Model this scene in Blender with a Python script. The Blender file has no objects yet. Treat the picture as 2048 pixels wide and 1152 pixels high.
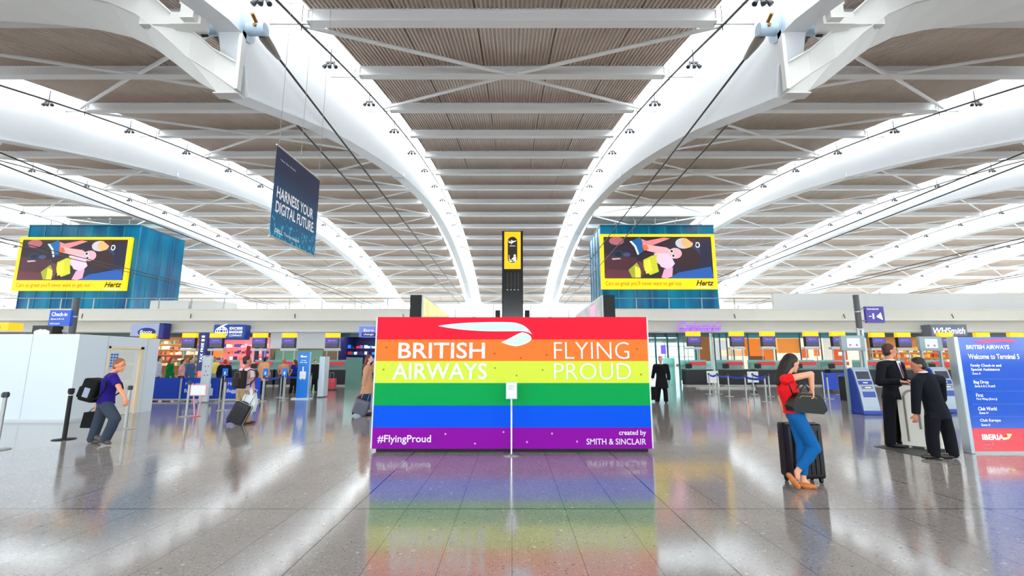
import bpy, bmesh, math, random
import numpy as np
from mathutils import Vector, Matrix, Euler
random.seed(7)
PI = math.pi
SC = bpy.context.scene
COL = SC.collection

# ------------------------------------------------------------------ camera
CAM_H, FPX, TILT = 1.55, 908.0, math.radians(9.13)
CT, ST = math.cos(TILT), math.sin(TILT)
cam_data = bpy.data.cameras.new('camera')
cam_data.sensor_width = 36.0
cam_data.lens = FPX / 2048.0 * 36.0
cam_data.clip_end = 600
cam = bpy.data.objects.new('camera', cam_data)
COL.objects.link(cam)
cam.location = (0, 0, CAM_H)
cam.rotation_euler = (math.radians(90) + TILT, 0, 0)
SC.camera = cam

# ------------------------------------------------------------------ view and sky
SC.view_settings.view_transform = 'Standard'
SC.view_settings.look = 'None'
SC.view_settings.gamma = 1.0
SC.view_settings.use_curve_mapping = False
SC.view_settings.exposure = 0.58
SC.cycles.max_bounces = 9
SC.cycles.diffuse_bounces = 6
SC.cycles.glossy_bounces = 4
SC.cycles.transparent_max_bounces = 12
SC.cycles.sample_clamp_indirect = 6.0
world = bpy.data.worlds.new('overcast_sky')
SC.world = world
world.use_nodes = True
wn = world.node_tree
wn.nodes.clear()
wo = wn.nodes.new('ShaderNodeOutputWorld')
wb = wn.nodes.new('ShaderNodeBackground')
wb.inputs[0].default_value = (1.0, 0.985, 0.965, 1)
wb.inputs[1].default_value = 5.5
wn.links.new(wb.outputs[0], wo.inputs[0])

# ------------------------------------------------------------------ measuring helpers: pixel of the photograph -> place in the hall
def at(px, py, Y):
    u, v = px - 1024.0, py - 576.0
    k = Y / (FPX * CT + v * ST)
    return Vector((u * k, Y, CAM_H + k * (FPX * ST - v * CT)))
def ground(px, py):
    u, v = px - 1024.0, py - 576.0
    k = CAM_H / (v * CT - FPX * ST)
    return Vector((u * k, k * (FPX * CT + v * ST), 0))
def rect(x0, y0, x1, y1, Y):
    ym = (y0 + y1) / 2
    return at(x0, ym, Y).x, at(x1, ym, Y).x, at(1024, y1, Y).z, at(1024, y0, Y).z   # x0 x1 z0 z1

# ------------------------------------------------------------------ materials
def lin(c):
    c = c / 255.0
    return c / 12.92 if c <= 0.04045 else ((c + 0.055) / 1.055) ** 2.4
def rgb(r, g, b): return (lin(r), lin(g), lin(b), 1)
MATS = {}
def mat(name, col=(200, 200, 200), rough=0.5, metal=0.0, emit=0.0, spec=0.5, noise=0.0, nscale=6.0, bump=0.0):
    if name in MATS: return MATS[name]
    m = bpy.data.materials.new(name)
    m.use_nodes = True
    nt = m.node_tree
    b = nt.nodes['Principled BSDF']
    c = rgb(*col)
    b.inputs['Base Color'].default_value = c
    b.inputs['Roughness'].default_value = rough
    b.inputs['Metallic'].default_value = metal
    b.inputs['Specular IOR Level'].default_value = spec
    if emit > 0:
        b.inputs['Emission Color'].default_value = c
        b.inputs['Emission Strength'].default_value = emit
    if noise > 0 or bump > 0:
        tc = nt.nodes.new('ShaderNodeTexCoord')
        n = nt.nodes.new('ShaderNodeTexNoise'); n.inputs['Scale'].default_value = nscale; n.inputs['Detail'].default_value = 5
        nt.links.new(tc.outputs['Object'], n.inputs['Vector'])
        if noise > 0:
            mx = nt.nodes.new('ShaderNodeMix'); mx.data_type = 'RGBA'
            mx.inputs[6].default_value = tuple(v * (1 - noise) for v in c[:3]) + (1,)
            mx.inputs[7].default_value = tuple(min(1, v * (1 + noise)) for v in c[:3]) + (1,)
            nt.links.new(n.outputs['Fac'], mx.inputs[0])
            nt.links.new(mx.outputs[2], b.inputs['Base Color'])
        if bump > 0:
            bp = nt.nodes.new('ShaderNodeBump'); bp.inputs['Strength'].default_value = bump; bp.inputs['Distance'].default_value = 0.02
            nt.links.new(n.outputs['Fac'], bp.inputs['Height'])
            nt.links.new(bp.outputs[0], b.inputs['Normal'])
    MATS[name] = m
    return m
def glass(name, tint=(255, 255, 255), clear=0.8, gloss=0.12, diffuse=0.0):
    if name in MATS: return MATS[name]
    m = bpy.data.materials.new(name); m.use_nodes = True
    nt = m.node_tree; nt.nodes.clear()
    out = nt.nodes.new('ShaderNodeOutputMaterial')
    tr = nt.nodes.new('ShaderNodeBsdfTransparent'); tr.inputs[0].default_value = rgb(*tint)
    gl = nt.nodes.new('ShaderNodeBsdfGlossy'); gl.inputs['Roughness'].default_value = 0.05; gl.inputs[0].default_value = (.9, .95, .95, 1)
    df = nt.nodes.new('ShaderNodeBsdfDiffuse'); df.inputs[0].default_value = rgb(*tint)
    m1 = nt.nodes.new('ShaderNodeMixShader'); m1.inputs[0].default_value = gloss
    m2 = nt.nodes.new('ShaderNodeMixShader'); m2.inputs[0].default_value = 1 - clear
    nt.links.new(tr.outputs[0], m2.inputs[1]); nt.links.new(df.outputs[0], m2.inputs[2])
    nt.links.new(m2.outputs[0], m1.inputs[1]); nt.links.new(gl.outputs[0], m1.inputs[2])
    nt.links.new(m1.outputs[0], out.inputs[0])
    MATS[name] = m
    return m

WHITE = mat('white_painted_steel', (238, 239, 240), 0.45)
RAFT = mat('rafter_dimmed_white', (220, 223, 228), 0.5)  # same white as the other steel, darkened to offset strong rooflight
WHITE2 = mat('white_plaster', (232, 233, 231), 0.6, noise=0.02, nscale=1.5)
CREAM = mat('cream_cladding', (240, 236, 226), 0.55, noise=0.03, nscale=0.8)
CREAM2 = mat('pale_grey_cladding', (230, 226, 215), 0.6, noise=0.03, nscale=0.8)
STEEL = mat('brushed_steel', (168, 168, 168), 0.35, metal=0.7)
DSTEEL = mat('dark_grey_metal', (70, 72, 76), 0.4, metal=0.6)
CABLE = mat('dark_steel_cable', (66, 62, 58), 0.5, metal=0.3)
BRONZE = mat('bronze_bolt', (150, 112, 60), 0.35, metal=0.9)
BLUEGREY = mat('blue_grey_painted_steel', (170, 190, 208), 0.35)
BLACK = mat('satin_black', (14, 14, 17), 0.45, spec=.3)
DARK = mat('charcoal_laminate', (36, 34, 40), 0.45, spec=.3)
ORDS = ['first', 'second', 'third', 'fourth', 'fifth', 'sixth', 'seventh', 'eighth', 'ninth', 'tenth', 'eleventh', 'twelfth', 'thirteenth', 'fourteenth', 'fifteenth', 'sixteenth', 'seventeenth', 'eighteenth', 'nineteenth']
RUBBER = mat('black_rubber', (18, 18, 18), 0.7)
TXT = mat('white_lettering', (245, 245, 248), 0.5)
TXTE = mat('lit_white_lettering', (250, 250, 255), 0.5, emit=0.5)

# ------------------------------------------------------------------ mesh builder
class MB:
    def __init__(s): s.v = []; s.f = []; s.mi = []; s.sm = []
    def add(s, vs, fs, mi=0, smooth=False):
        o = len(s.v)
        s.v += [Vector(v) for v in vs]
        for f in fs:
            s.f.append([i + o for i in f]); s.mi.append(mi); s.sm.append(smooth)
        return s
    def box(s, x0, y0, z0, x1, y1, z1, mi=0, M=None, bevel=0.0):
        if x0 > x1: x0, x1 = x1, x0
        if y0 > y1: y0, y1 = y1, y0
        if z0 > z1: z0, z1 = z1, z0
        if bevel > 0:
            bm = bmesh.new()
            bmesh.ops.create_cube(bm, size=1)
            for v in bm.verts:
                v.co = Vector(((v.co.x + .5) * (x1 - x0) + x0, (v.co.y + .5) * (y1 - y0) + y0, (v.co.z + .5) * (z1 - z0) + z0))
            bmesh.ops.bevel(bm, geom=list(bm.edges), offset=bevel, segments=3, affect='EDGES', profile=0.6)
            s.bm(bm, mi, M, True); bm.free(); return s
        vs = [(x, y, z) for z in (z0, z1) for y in (y0, y1) for x in (x0, x1)]
        if M is not None: vs = [M @ Vector(v) for v in vs]
        return s.add(vs, [(0, 2, 3, 1), (4, 5, 7, 6), (0, 1, 5, 4), (2, 6, 7, 3), (0, 4, 6, 2), (1, 3, 7, 5)], mi)
    def bm(s, bm, mi=0, M=None, smooth=False):
        bm.verts.ensure_lookup_table(); bm.verts.index_update()
        vs = [(M @ v.co if M is not None else v.co.copy()) for v in bm.verts]
        return s.add(vs, [[v.index for v in f.verts] for f in bm.faces], mi, smooth)
    def beam(s, p0, p1, w, h, mi=0):
        p0, p1 = Vector(p0), Vector(p1); d = (p1 - p0).normalized()
        up = Vector((0, 0, 1)) if abs(d.z) < 0.95 else Vector((0, 1, 0))
        a = d.cross(up).normalized(); b = a.cross(d)
        vs = []
        for p in (p0, p1):
            for sa, sb in ((-1, -1), (1, -1), (1, 1), (-1, 1)):
                vs.append(p + a * (sa * w / 2) + b * (sb * h / 2))
        return s.add(vs, [(0, 1, 2, 3), (7, 6, 5, 4), (0, 4, 5, 1), (1, 5, 6, 2), (2, 6, 7, 3), (3, 7, 4, 0)], mi)
    def tube(s, pts, r, n=10, mi=0, caps=True):
        pts = [Vector(p) for p in pts]
        rs = r if isinstance(r, (list, tuple)) else [r] * len(pts)
        prev = None; vs = []; fs = []
        for i, p in enumerate(pts):
            d = (pts[min(i + 1, len(pts) - 1)] - pts[max(i - 1, 0)])
            d = d.normalized() if d.length > 1e-9 else Vector((0, 0, 1))
            if prev is None:
                up = Vector((0, 0, 1)) if abs(d.z) < 0.9 else Vector((1, 0, 0))
                a = d.cross(up).normalized()
            else:
                a = (prev - d * prev.dot(d)).normalized()
            prev = a; b = d.cross(a)
            for k in range(n):
                t = 2 * PI * k / n
                vs.append(p + (a * math.cos(t) + b * math.sin(t)) * rs[i])
        for i in range(len(pts) - 1):
            for k in range(n):
                k2 = (k + 1) % n
                fs.append((i * n + k, i * n + k2, (i + 1) * n + k2, (i + 1) * n + k))
        s.add(vs, fs, mi, True)
        if caps:
            s.add(vs[:n], [list(range(n))[::-1]], mi); s.add(vs[-n:], [list(range(n))], mi)
        return s
    def prism(s, pts, off, mi=0, mi_side=None):          # pts: outline in space, off: extrusion vector
        pts = [Vector(p) for p in pts]; off = Vector(off); n = len(pts)
        s.add(pts, [list(range(n))], mi); s.add([p + off for p in pts], [list(range(n))[::-1]], mi)
        fs = [(i, (i + 1) % n, (i + 1) % n + n, i + n) for i in range(n)]
        return s.add(pts + [p + off for p in pts], fs, mi if mi_side is None else mi_side)
    def lathe(s, prof, c=(0, 0, 0), n=24, mi=0):         # prof: (r, z)
        c = Vector(c); vs = []; fs = []
        for r, z in prof:
            for k in range(n):
                t = 2 * PI * k / n
                vs.append(c + Vector((r * math.cos(t), r * math.sin(t), z)))
        for i in range(len(prof) - 1):
            for k in range(n):
                k2 = (k + 1) % n
                fs.append((i * n + k, i * n + k2, (i + 1) * n + k2, (i + 1) * n + k))
        return s.add(vs, fs, mi, True)
    def ell(s, c, r, R=None, mi=0, n=14, m=10):
        c = Vector(c); vs = []; fs = []
        for i in range(m + 1):
            th = PI * i / m
            for k in range(n):
                t = 2 * PI * k / n
                p = Vector((r[0] * math.sin(th) * math.cos(t), r[1] * math.sin(th) * math.sin(t), r[2] * math.cos(th)))
                vs.append(c + (R @ p if R is not None else p))
        for i in range(m):
            for k in range(n):
                k2 = (k + 1) % n
                fs.append((i * n + k, (i + 1) * n + k, (i + 1) * n + k2, i * n + k2))
        return s.add(vs, fs, mi, True)
    def build(s, name, mats, parent=None, weld=False):
        if not isinstance(mats, (list, tuple)): mats = [mats]
        org = ORG.get(parent, Vector((0, 0, 0))) if parent is not None else Vector((0, 0, 0))
        me = bpy.data.meshes.new(name)
        me.from_pydata([v - org for v in s.v], [], s.f)
        for m in mats: me.materials.append(m)
        for p, mi, sm in zip(me.polygons, s.mi, s.sm):
            p.material_index = mi; p.use_smooth = sm
        bm = bmesh.new(); bm.from_mesh(me)
        if weld: bmesh.ops.remove_doubles(bm, verts=bm.verts, dist=1e-5)
        bmesh.ops.recalc_face_normals(bm, faces=bm.faces)
        bm.to_mesh(me); bm.free()
        o = bpy.data.objects.new(name, me); COL.objects.link(o)
        if parent is not None:
            o.parent = parent; ORG[o] = org
        else: ORG[o] = Vector((0, 0, 0))
        return o
ORG = {}
def thing(name, label, cat, loc=(0, 0, 0), group=None):
    o = bpy.data.objects.new(name, None); COL.objects.link(o)
    o.location = loc; o.empty_display_size = 0.1
    o['label'] = label; o['category'] = cat
    if group: o['group'] = group
    ORG[o] = Vector(loc)
    return o
def tag(o, label, cat, group=None, kind=None):
    o['label'] = label; o['category'] = cat
    if group: o['group'] = group
    if kind: o['kind'] = kind
    return o
def struct(o, label=None):
    o['kind'] = 'structure'
    if label: o['label'] = label
    return o
def dup(root, loc, label=None, group=None, rotz=None):
    r = root.copy(); COL.objects.link(r); r.location = loc
    if rotz is not None: r.rotation_euler = (0, 0, rotz)
    if label: r['label'] = label
    if group: r['group'] = group
    for ch in list(root.children):
        c = ch.copy(); COL.objects.link(c); c.parent = r
        for g in list(ch.children):
            d = g.copy(); COL.objects.link(d); d.parent = c
    return r
def text(s, O, W=None, H=None, m=TXT, parent=None, R=(1, 0, 0), U=(0, 0, 1), bold=0.0, ext=0.004, align='left', shear=0.0, name='lettering', space=1.0):
    """Lettering as mesh: O is the lower-left corner (or centre/right by align), W/H the size of the inked box."""
    cu = bpy.data.curves.new('lettering', 'FONT'); cu.body = s; cu.offset = bold; cu.shear = shear; cu.resolution_u = 3
    cu.space_character = space
    o = bpy.data.objects.new('tmp', cu); COL.objects.link(o)
    dg = bpy.context.evaluated_depsgraph_get(); dg.update()
    me = bpy.data.meshes.new_from_object(o.evaluated_get(dg))
    bpy.data.objects.remove(o)
    vs = [v.co.copy() for v in me.vertices]; fs = [list(p.vertices) for p in me.polygons]
    bpy.data.meshes.remove(me)
    x0 = min(v.x for v in vs); x1 = max(v.x for v in vs); y0 = min(v.y for v in vs); y1 = max(v.y for v in vs)
    sy = (H / (y1 - y0)) if H else W / (x1 - x0)
    sx = (W / (x1 - x0)) if W else sy
    O, R, U = Vector(O), Vector(R).normalized(), Vector(U).normalized(); N = R.cross(U).normalized()
    wid = (x1 - x0) * sx
    dx = {'left': 0, 'center': -wid / 2, 'right': -wid}[align]
    b = MB(); nv = len(vs)
    f0 = [O + R * ((v.x - x0) * sx + dx) + U * ((v.y - y0) * sy) + N * ext for v in vs]
    b.add(f0, fs)
    return b.build(name, m, parent)
# ------------------------------------------------------------------ floor
def floor_material():
    m = bpy.data.materials.new('polished_terrazzo'); m.use_nodes = True
    nt = m.node_tree; N = nt.nodes; Lk = nt.links
    b = N['Principled BSDF']
    tc = N.new('ShaderNodeTexCoord'); sep = N.new('ShaderNodeSeparateXYZ'); Lk.new(tc.outputs['Object'], sep.inputs[0])
    def math_(op, a, bv=None, c=None):
        n = N.new('ShaderNodeMath'); n.operation = op
        for i, x in enumerate((a, bv, c)):
            if x is None: continue
            if isinstance(x, (int, float)): n.inputs[i].default_value = x
            else: Lk.new(x, n.inputs[i])
        return n.outputs[0]
    def joint(src, off, step, half):                      # 1 on the joint, 0 elsewhere
        a = math_('ADD', src, -off + 1000 * step)
        p = math_('PINGPONG', a, step / 2)
        return math_('LESS_THAN', p, half)
    strong = math_('MAXIMUM', joint(sep.outputs[0], 1.68, 3.36, 0.007), joint(sep.outputs[1], 5.13, 3.01, 0.010))
    thin = joint(sep.outputs[0], 0, 0.56, 0.0035)
    faint = joint(sep.outputs[1], 4.637, 1.505, 0.0025)
    n1 = N.new('ShaderNodeTexNoise'); n1.inputs['Scale'].default_value = 1.3; n1.inputs['Detail'].default_value = 4
    Lk.new(tc.outputs['Object'], n1.inputs['Vector'])
    base = N.new('ShaderNodeMix'); base.data_type = 'RGBA'
    base.inputs[6].default_value = rgb(136, 129, 126); base.inputs[7].default_value = rgb(160, 151, 147)
    Lk.new(n1.outputs['Fac'], base.inputs[0])
    def flecks(scale, thr, col, prev, fac):
        v = N.new('ShaderNodeTexVoronoi'); v.inputs['Scale'].default_value = scale
        Lk.new(tc.outputs['Object'], v.inputs['Vector'])
        lt = math_('LESS_THAN', v.outputs['Distance'], thr)
        sp = N.new('ShaderNodeSeparateColor'); Lk.new(v.outputs['Color'], sp.inputs[0])
        pick = math_('LESS_THAN', sp.outputs[0], fac)
        f = math_('MULTIPLY', lt, pick)
        mx = N.new('ShaderNodeMix'); mx.data_type = 'RGBA'
        Lk.new(f, mx.inputs[0]); Lk.new(prev, mx.inputs[6]); mx.inputs[7].default_value = col
        return mx.outputs[2]
    c = flecks(30, 0.35, rgb(166, 158, 153), base.outputs[2], 0.30)
    c = flecks(46, 0.36, rgb(120, 113, 110), c, 0.34)
    c = flecks(11, 0.17, rgb(186, 181, 172), c, 0.09)
    c = flecks(15, 0.15, rgb(88, 82, 80), c, 0.10)
    def line(prev, fac, k, col):
        mx = N.new('ShaderNodeMix'); mx.data_type = 'RGBA'
        Lk.new(math_('MULTIPLY', fac, k), mx.inputs[0]); Lk.new(prev, mx.inputs[6]); mx.inputs[7].default_value = col
        return mx.outputs[2]
    c = line(c, faint, 0.4, rgb(84, 78, 76)); c = line(c, thin, 0.75, rgb(74, 68, 66)); c = line(c, strong, 1.0, rgb(50, 46, 44))
    Lk.new(c, b.inputs['Base Color'])
    n2 = N.new('ShaderNodeTexNoise'); n2.inputs['Scale'].default_value = 0.8; n2.inputs['Detail'].default_value = 3
    Lk.new(tc.outputs['Object'], n2.inputs['Vector'])
    mr = N.new('ShaderNodeMapRange'); mr.inputs[3].default_value = 0.07; mr.inputs[4].default_value = 0.14
    Lk.new(n2.outputs['Fac'], mr.inputs[0]); Lk.new(mr.outputs[0], b.inputs['Roughness'])
    n3 = N.new('ShaderNodeTexNoise'); n3.inputs['Scale'].default_value = 1.7; n3.inputs['Detail'].default_value = 2
    Lk.new(tc.outputs['Object'], n3.inputs['Vector'])
    bp = N.new('ShaderNodeBump'); bp.inputs['Strength'].default_value = 0.05; bp.inputs['Distance'].default_value = 0.02
    Lk.new(n3.outputs['Fac'], bp.inputs['Height']); Lk.new(bp.outputs[0], b.inputs['Normal'])
    b.inputs['IOR'].default_value = 1.85
    return m
fl = MB(); fl.box(-125, -16, -0.3, 125, 112, 0)
floor = struct(fl.build('floor', floor_material()), 'polished grey terrazzo floor with thin dark joints')

# ------------------------------------------------------------------ roof profile (underside of the purlins)
PY = [14.5 + 5.3 * j for j in range(18)]
PZ = [13.4, 14.9, 16.3, 17.4, 18.3, 19.1, 19.6, 19.95, 20.15, 20.15, 20.0, 19.75, 19.25, 18.55, 17.7, 16.7, 15.7, 14.6]
_co = np.polyfit(PY, PZ, 4)
def zp(Y):
    if Y < 14.5: return float(np.polyval(_co, 14.5)) - (14.5 - Y) * 0.27
    return float(np.polyval(_co, min(Y, 106)))
def depth(Y):                                             # how far the rafter hangs below the purlins
    return float(np.interp(Y, [12.4, 13.0, 13.6, 20, 27, 34, 41, 50, 63, 72, 86, 101, 110], [1.0, 1.1, 3.1, 2.65, 2.35, 2.05, 1.8, 1.45, 1.35, 1.45, 1.5, 2.1, 2.6]))
NR = 6                                                    # rafters each side
RX = [9 + 18 * k for k in range(NR)]
DECK = mat('taupe_corrugated_deck', (200, 184, 173), 0.6)
SKYG = glass('skylight_glass', (240, 247, 250), clear=0.92, gloss=0.04)

# deck: one corrugated sheet per bay, curved along the roof
def deck(xc, half, pitch, y0, y1, holes=()):
    b = MB()
    xs = []
    n = int(2 * half / pitch)
    for i in range(n):
        x = xc - half + i * (2 * half / n); p = 2 * half / n
        sea = abs(((x - xc + 1.45) % 2.9)) < p
        xs += [(x, 0.0), (x + p * .42, 0.0), (x + p * .5, 0.07 + (.12 if sea else 0)), (x + p * .92, 0.07 + (.12 if sea else 0))]
    xs.append((xc + half, 0.0))
    ys = [y for y in np.arange(y0, y1 + .01, 2.65)]
    vs = []; fs = []
    for y in ys:
        for x, dz in xs: vs.append((x, y, zp(y) + 0.52 + dz))
    m = len(xs)
    for j in range(len(ys) - 1):
        if any(h0 <= (ys[j] + ys[j + 1]) / 2 <= h1 for h0, h1 in holes): continue
        for i in range(m - 1):
            fs.append((j * m + i, j * m + i + 1, (j + 1) * m + i + 1, (j + 1) * m + i))
    b.add(vs, fs)
    # upper skin so that the deck has thickness
    x0, x1 = xc - half, xc + half
    vs = []
    for y in ys: vs += [(x0, y, zp(y) + .9), (x1, y, zp(y) + .9)]
    fs = [(2 * j, 2 * j + 1, 2 * j + 3, 2 * j + 2) for j in range(len(ys) - 1) if not any(h0 <= (ys[j] + ys[j + 1]) / 2 <= h1 for h0, h1 in holes)]
    b.add(vs, fs)
    # white trim along the two long edges
    for x in (x0, x1):
        vs = []
        for y in ys: vs += [(x, y, zp(y) + .52), (x, y, zp(y) + .92)]
        b.add(vs, [(2 * j, 2 * j + 1, 2 * j + 3, 2 * j + 2) for j in range(len(ys) - 1)], 1)
    o = b.build('ceiling', [DECK, WHITE])
    return struct(o)
bays = [(-18 * k) for k in range(-6, 7)]
for xc in bays:
    side = 'middle' if xc == 0 else ('left' if xc < 0 else 'right')
    hole = [(54.5, 59.5)] if xc in (18, -54) else []
    if abs(xc) <= 90 or True:
        o = deck(xc, 7.2, 0.16 if abs(xc) <= 18 else 0.36, -9, 107.6, hole)
        o['label'] = 'brown-grey corrugated roof deck of the %s bay %d m off the middle' % (side, abs(xc)) if xc else 'brown-grey corrugated roof deck over the middle bay'
    if hole:
        h = MB(); h.box(xc - 7.2, 54, zp(57) + .95, xc + 7.2, 60, zp(57) + 1.0)
        struct(h.build('window_7' if xc > 0 else 'window_8', SKYG), 'rooflight above the %s blue glass cube' % side)
# skylight strips
wi = 10
for s in (-1, 1):
    for k, rx in enumerate(RX):
        for t in (-1, 1):
            xa, xb = s * rx + t * .36, s * rx + t * 1.8
            b = MB(); vs = []
            ys = list(np.arange(-9, 107.7, 2.65))
            for y in ys: vs += [(xa, y, zp(y) + .95), (xb, y, zp(y) + .9)]
            b.add(vs, [(2 * j, 2 * j + 1, 2 * j + 3, 2 * j + 2) for j in range(len(ys) - 1)])
            # glazing bars every purlin belong to the pane
            for y in PY: b.box(min(xa, xb), y - .03, zp(y) + .84, max(xa, xb), y + .03, zp(y) + .92, 1)
            struct(b.build('window_%d' % wi, [SKYG, WHITE]), 'bright rooflight strip on the %s side of the %s roof rafter %d m off the middle' % ('left' if t < 0 else 'right', 'left' if s < 0 else 'right', rx))
            wi += 1

# ------------------------------------------------------------------ rafters
ORD = ['first', 'second', 'third', 'fourth', 'fifth', 'sixth']
for s in (-1, 1):
    for k, rx in enumerate(RX):
        sd = 'left' if s < 0 else 'right'
        cx = s * rx
        root = thing('roof_rafter', 'white curved box rafter, %s to the %s of the middle of the hall' % (ORD[k], sd), 'rafter', (cx, 13.2, 0))
        b = MB(); ys = sorted(set([-9, -4, 0, 4, 8, 11, 12.4, 12.7, 13.0, 13.3, 13.6] + [float(y) for y in np.arange(14.5, 107.7, 2.65)]))
        vs = []
        for y in ys:
            zb, zt = zp(y) - depth(y), zp(y) + 1.0
            vs += [(cx - .36, y, zb), (cx + .36, y, zb), (cx + .36, y, zt), (cx - .36, y, zt)]
        fs = []
        for j in range(len(ys) - 1):
            a = 4 * j
            for q in range(4):
                fs.append((a + q, a + (q + 1) % 4, a + 4 + (q + 1) % 4, a + 4 + q))
        fs += [(0, 1, 2, 3), tuple(4 * (len(ys) - 1) + q for q in (3, 2, 1, 0))]
        b.add(vs, fs); b.build('web', RAFT, root)
        b = MB(); ys2 = [y for y in ys if y >= 13.3]; vs = []
        for y in ys2:
            zb = zp(y) - depth(y)
            vs += [(cx - .43, y, zb - .05), (cx + .43, y, zb - .05), (cx + .43, y, zb + .01), (cx - .43, y, zb + .01)]
        fs = []
        for j in range(len(ys2) - 1):
            a = 4 * j
            for q in range(4): fs.append((a + q, a + (q + 1) % 4, a + 4 + (q + 1) % 4, a + 4 + q))
        fs += [(0, 1, 2, 3), tuple(4 * (len(ys2) - 1) + q for q in (3, 2, 1, 0))]
        b.add(vs, fs); b.build('bottom_flange', RAFT, root)
        # splice plates
        for y in (34.3, 60.2, 86.5):
            b = MB(); b.box(cx - .45, y - .05, zp(y) - depth(y) - .09, cx + .45, y + .25, zp(y) - depth(y) + .3)
            b.build('splice_plate', RAFT, root)
        # grey handrail along the skylight, both sides
        for t in (-1, 1):
            b = MB(); xr = cx + t * 1.5
            b.tube([(xr, y, zp(y) - .06) for y in np.arange(9.2, 107.5, 2.65)], 0.05 if k == 0 else 0.05, 6)
            for y in PY: b.tube([(xr, y, zp(y) + .75), (xr, y, zp(y) - .25)], .02, 5)
            b.build('access_rail', CABLE, root)
            for j, y in enumerate(PY):
                if j > 11: break
                b = MB(); b.beam((cx + t * .36, y, zp(y) + .03), (cx + t * 1.8, y, zp(y) + .03), .06, .06)
                b.build('tie_rod', STEEL, root)
        # pair of tie cables below the rafter
        for t in (-1, 1):
            xt = cx + t * .75
            cb = thing('tie_cable', 'dark steel tie cable on the %s side of the %s rafter %s of the middle' % ('right' if t > 0 else 'left', ORD[k], sd), 'cable', (xt, 13.2, 12.15))
            b = MB(); b.tube([(xt, 13.0, 12.2), (xt, 14.1, 12.15)], [.055, .055], 10); b.build('bolt', BRONZE, cb)
            b = MB(); b.tube([(xt, 13.45, 12.18), (xt, 13.6, 12.18), (xt, 14.0, 12.15), (xt, 14.55, 12.12), (xt, 14.6, 12.12)], [.13, .17, .15, .075, .05], 12); b.build('socket', mat('socket_grey', (132, 124, 118), .45, .4), cb)
            b = MB(); b.tube([(xt, 14.5, 12.12), (xt, 60, 12.0), (xt, 101, 12.1)], .042, 8); b.build('cable', CABLE, cb)
            # pin that carries the cable
            b = MB(); b.tube([(cx + t * .36, 13.25, 12.2), (cx + t * .42, 13.25, 12.2)], .42, 24)
            b.tube([(cx + t * .36, 13.25, 12.2), (cx + t * 1.0, 13.25, 12.2)], .2, 20); b.build('pin', BLUEGREY, root)
            b = MB(); b.tube([(xt, 13.25, 12.28), (xt, 12.85, 12.45)], .06, 10); b.build('bolt', BRONZE, root)

# ------------------------------------------------------------------ purlins (one beam per bay and row) and diagonal braces
def purlin_mesh(bay_half=7.25):
    b = MB(); b.box(-bay_half, -.09, .06, bay_half, .09, .5); b.box(-bay_half, -.19, 0, bay_half, .19, .07); b.box(-bay_half, -.15, .46, bay_half, .15, .53)
    for x in (-bay_half, bay_half):
        b.box(x - .02, -.19, 0, x + .02, .19, .53)
    return b
pm = purlin_mesh().build('roof_purlin', WHITE)
first = True
for j in range(-1, 18):
    y = 14.5 + 5.3 * j
    for xc in bays:
        if abs(xc) - 7.2 > 1.13 * (y + 4): continue
        o = pm if first else pm.copy()
        if not first: COL.objects.link(o)
        first = False
        o.location = (xc, y, zp(y))
        where = 'over the middle bay' if xc == 0 else 'over the %s bay %s of the middle' % (ORD[abs(xc) // 18 - 1], 'left' if xc < 0 else 'right')
        tag(o, 'white roof purlin %s, %s from the viewer' % (where, ORDS[j + 1]), 'beam', 'purlins ' + where)
for xc in bays:
    rows = [1, 16] if xc == 0 else [1, 3, 5, 7, 9, 11, 13, 15]
    for j in rows:
        y = PY[j]
        if abs(xc) - 7.2 > 1.13 * y: continue
        where = 'over the middle bay' if xc == 0 else 'over the %s bay %s of the middle' % (ORD[abs(xc) // 18 - 1], 'left' if xc < 0 else 'right')
        o = thing('cross_brace', 'thin white x-shaped brace %s, %s from the viewer' % (where, ORDS[rows.index(j)]), 'brace', (xc, y, zp(y)), 'braces ' + where)
        for sx in (-1, 1):
            for sy in (-1, 1):
                y2 = y + sy * 5.3
                b = MB(); b.tube([(xc + sx * .25, y + sy * .1, zp(y) + .12), (xc + sx * 7.6, y2 - sy * .2, zp(y2) + .12)], .085, 8)
                b.build('strut', WHITE, o)
        b = MB(); b.box(xc - .5, y - .3, zp(y) + .1, xc + .5, y + .3, zp(y) + .16); b.build('gusset_plate', WHITE, o)

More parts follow.
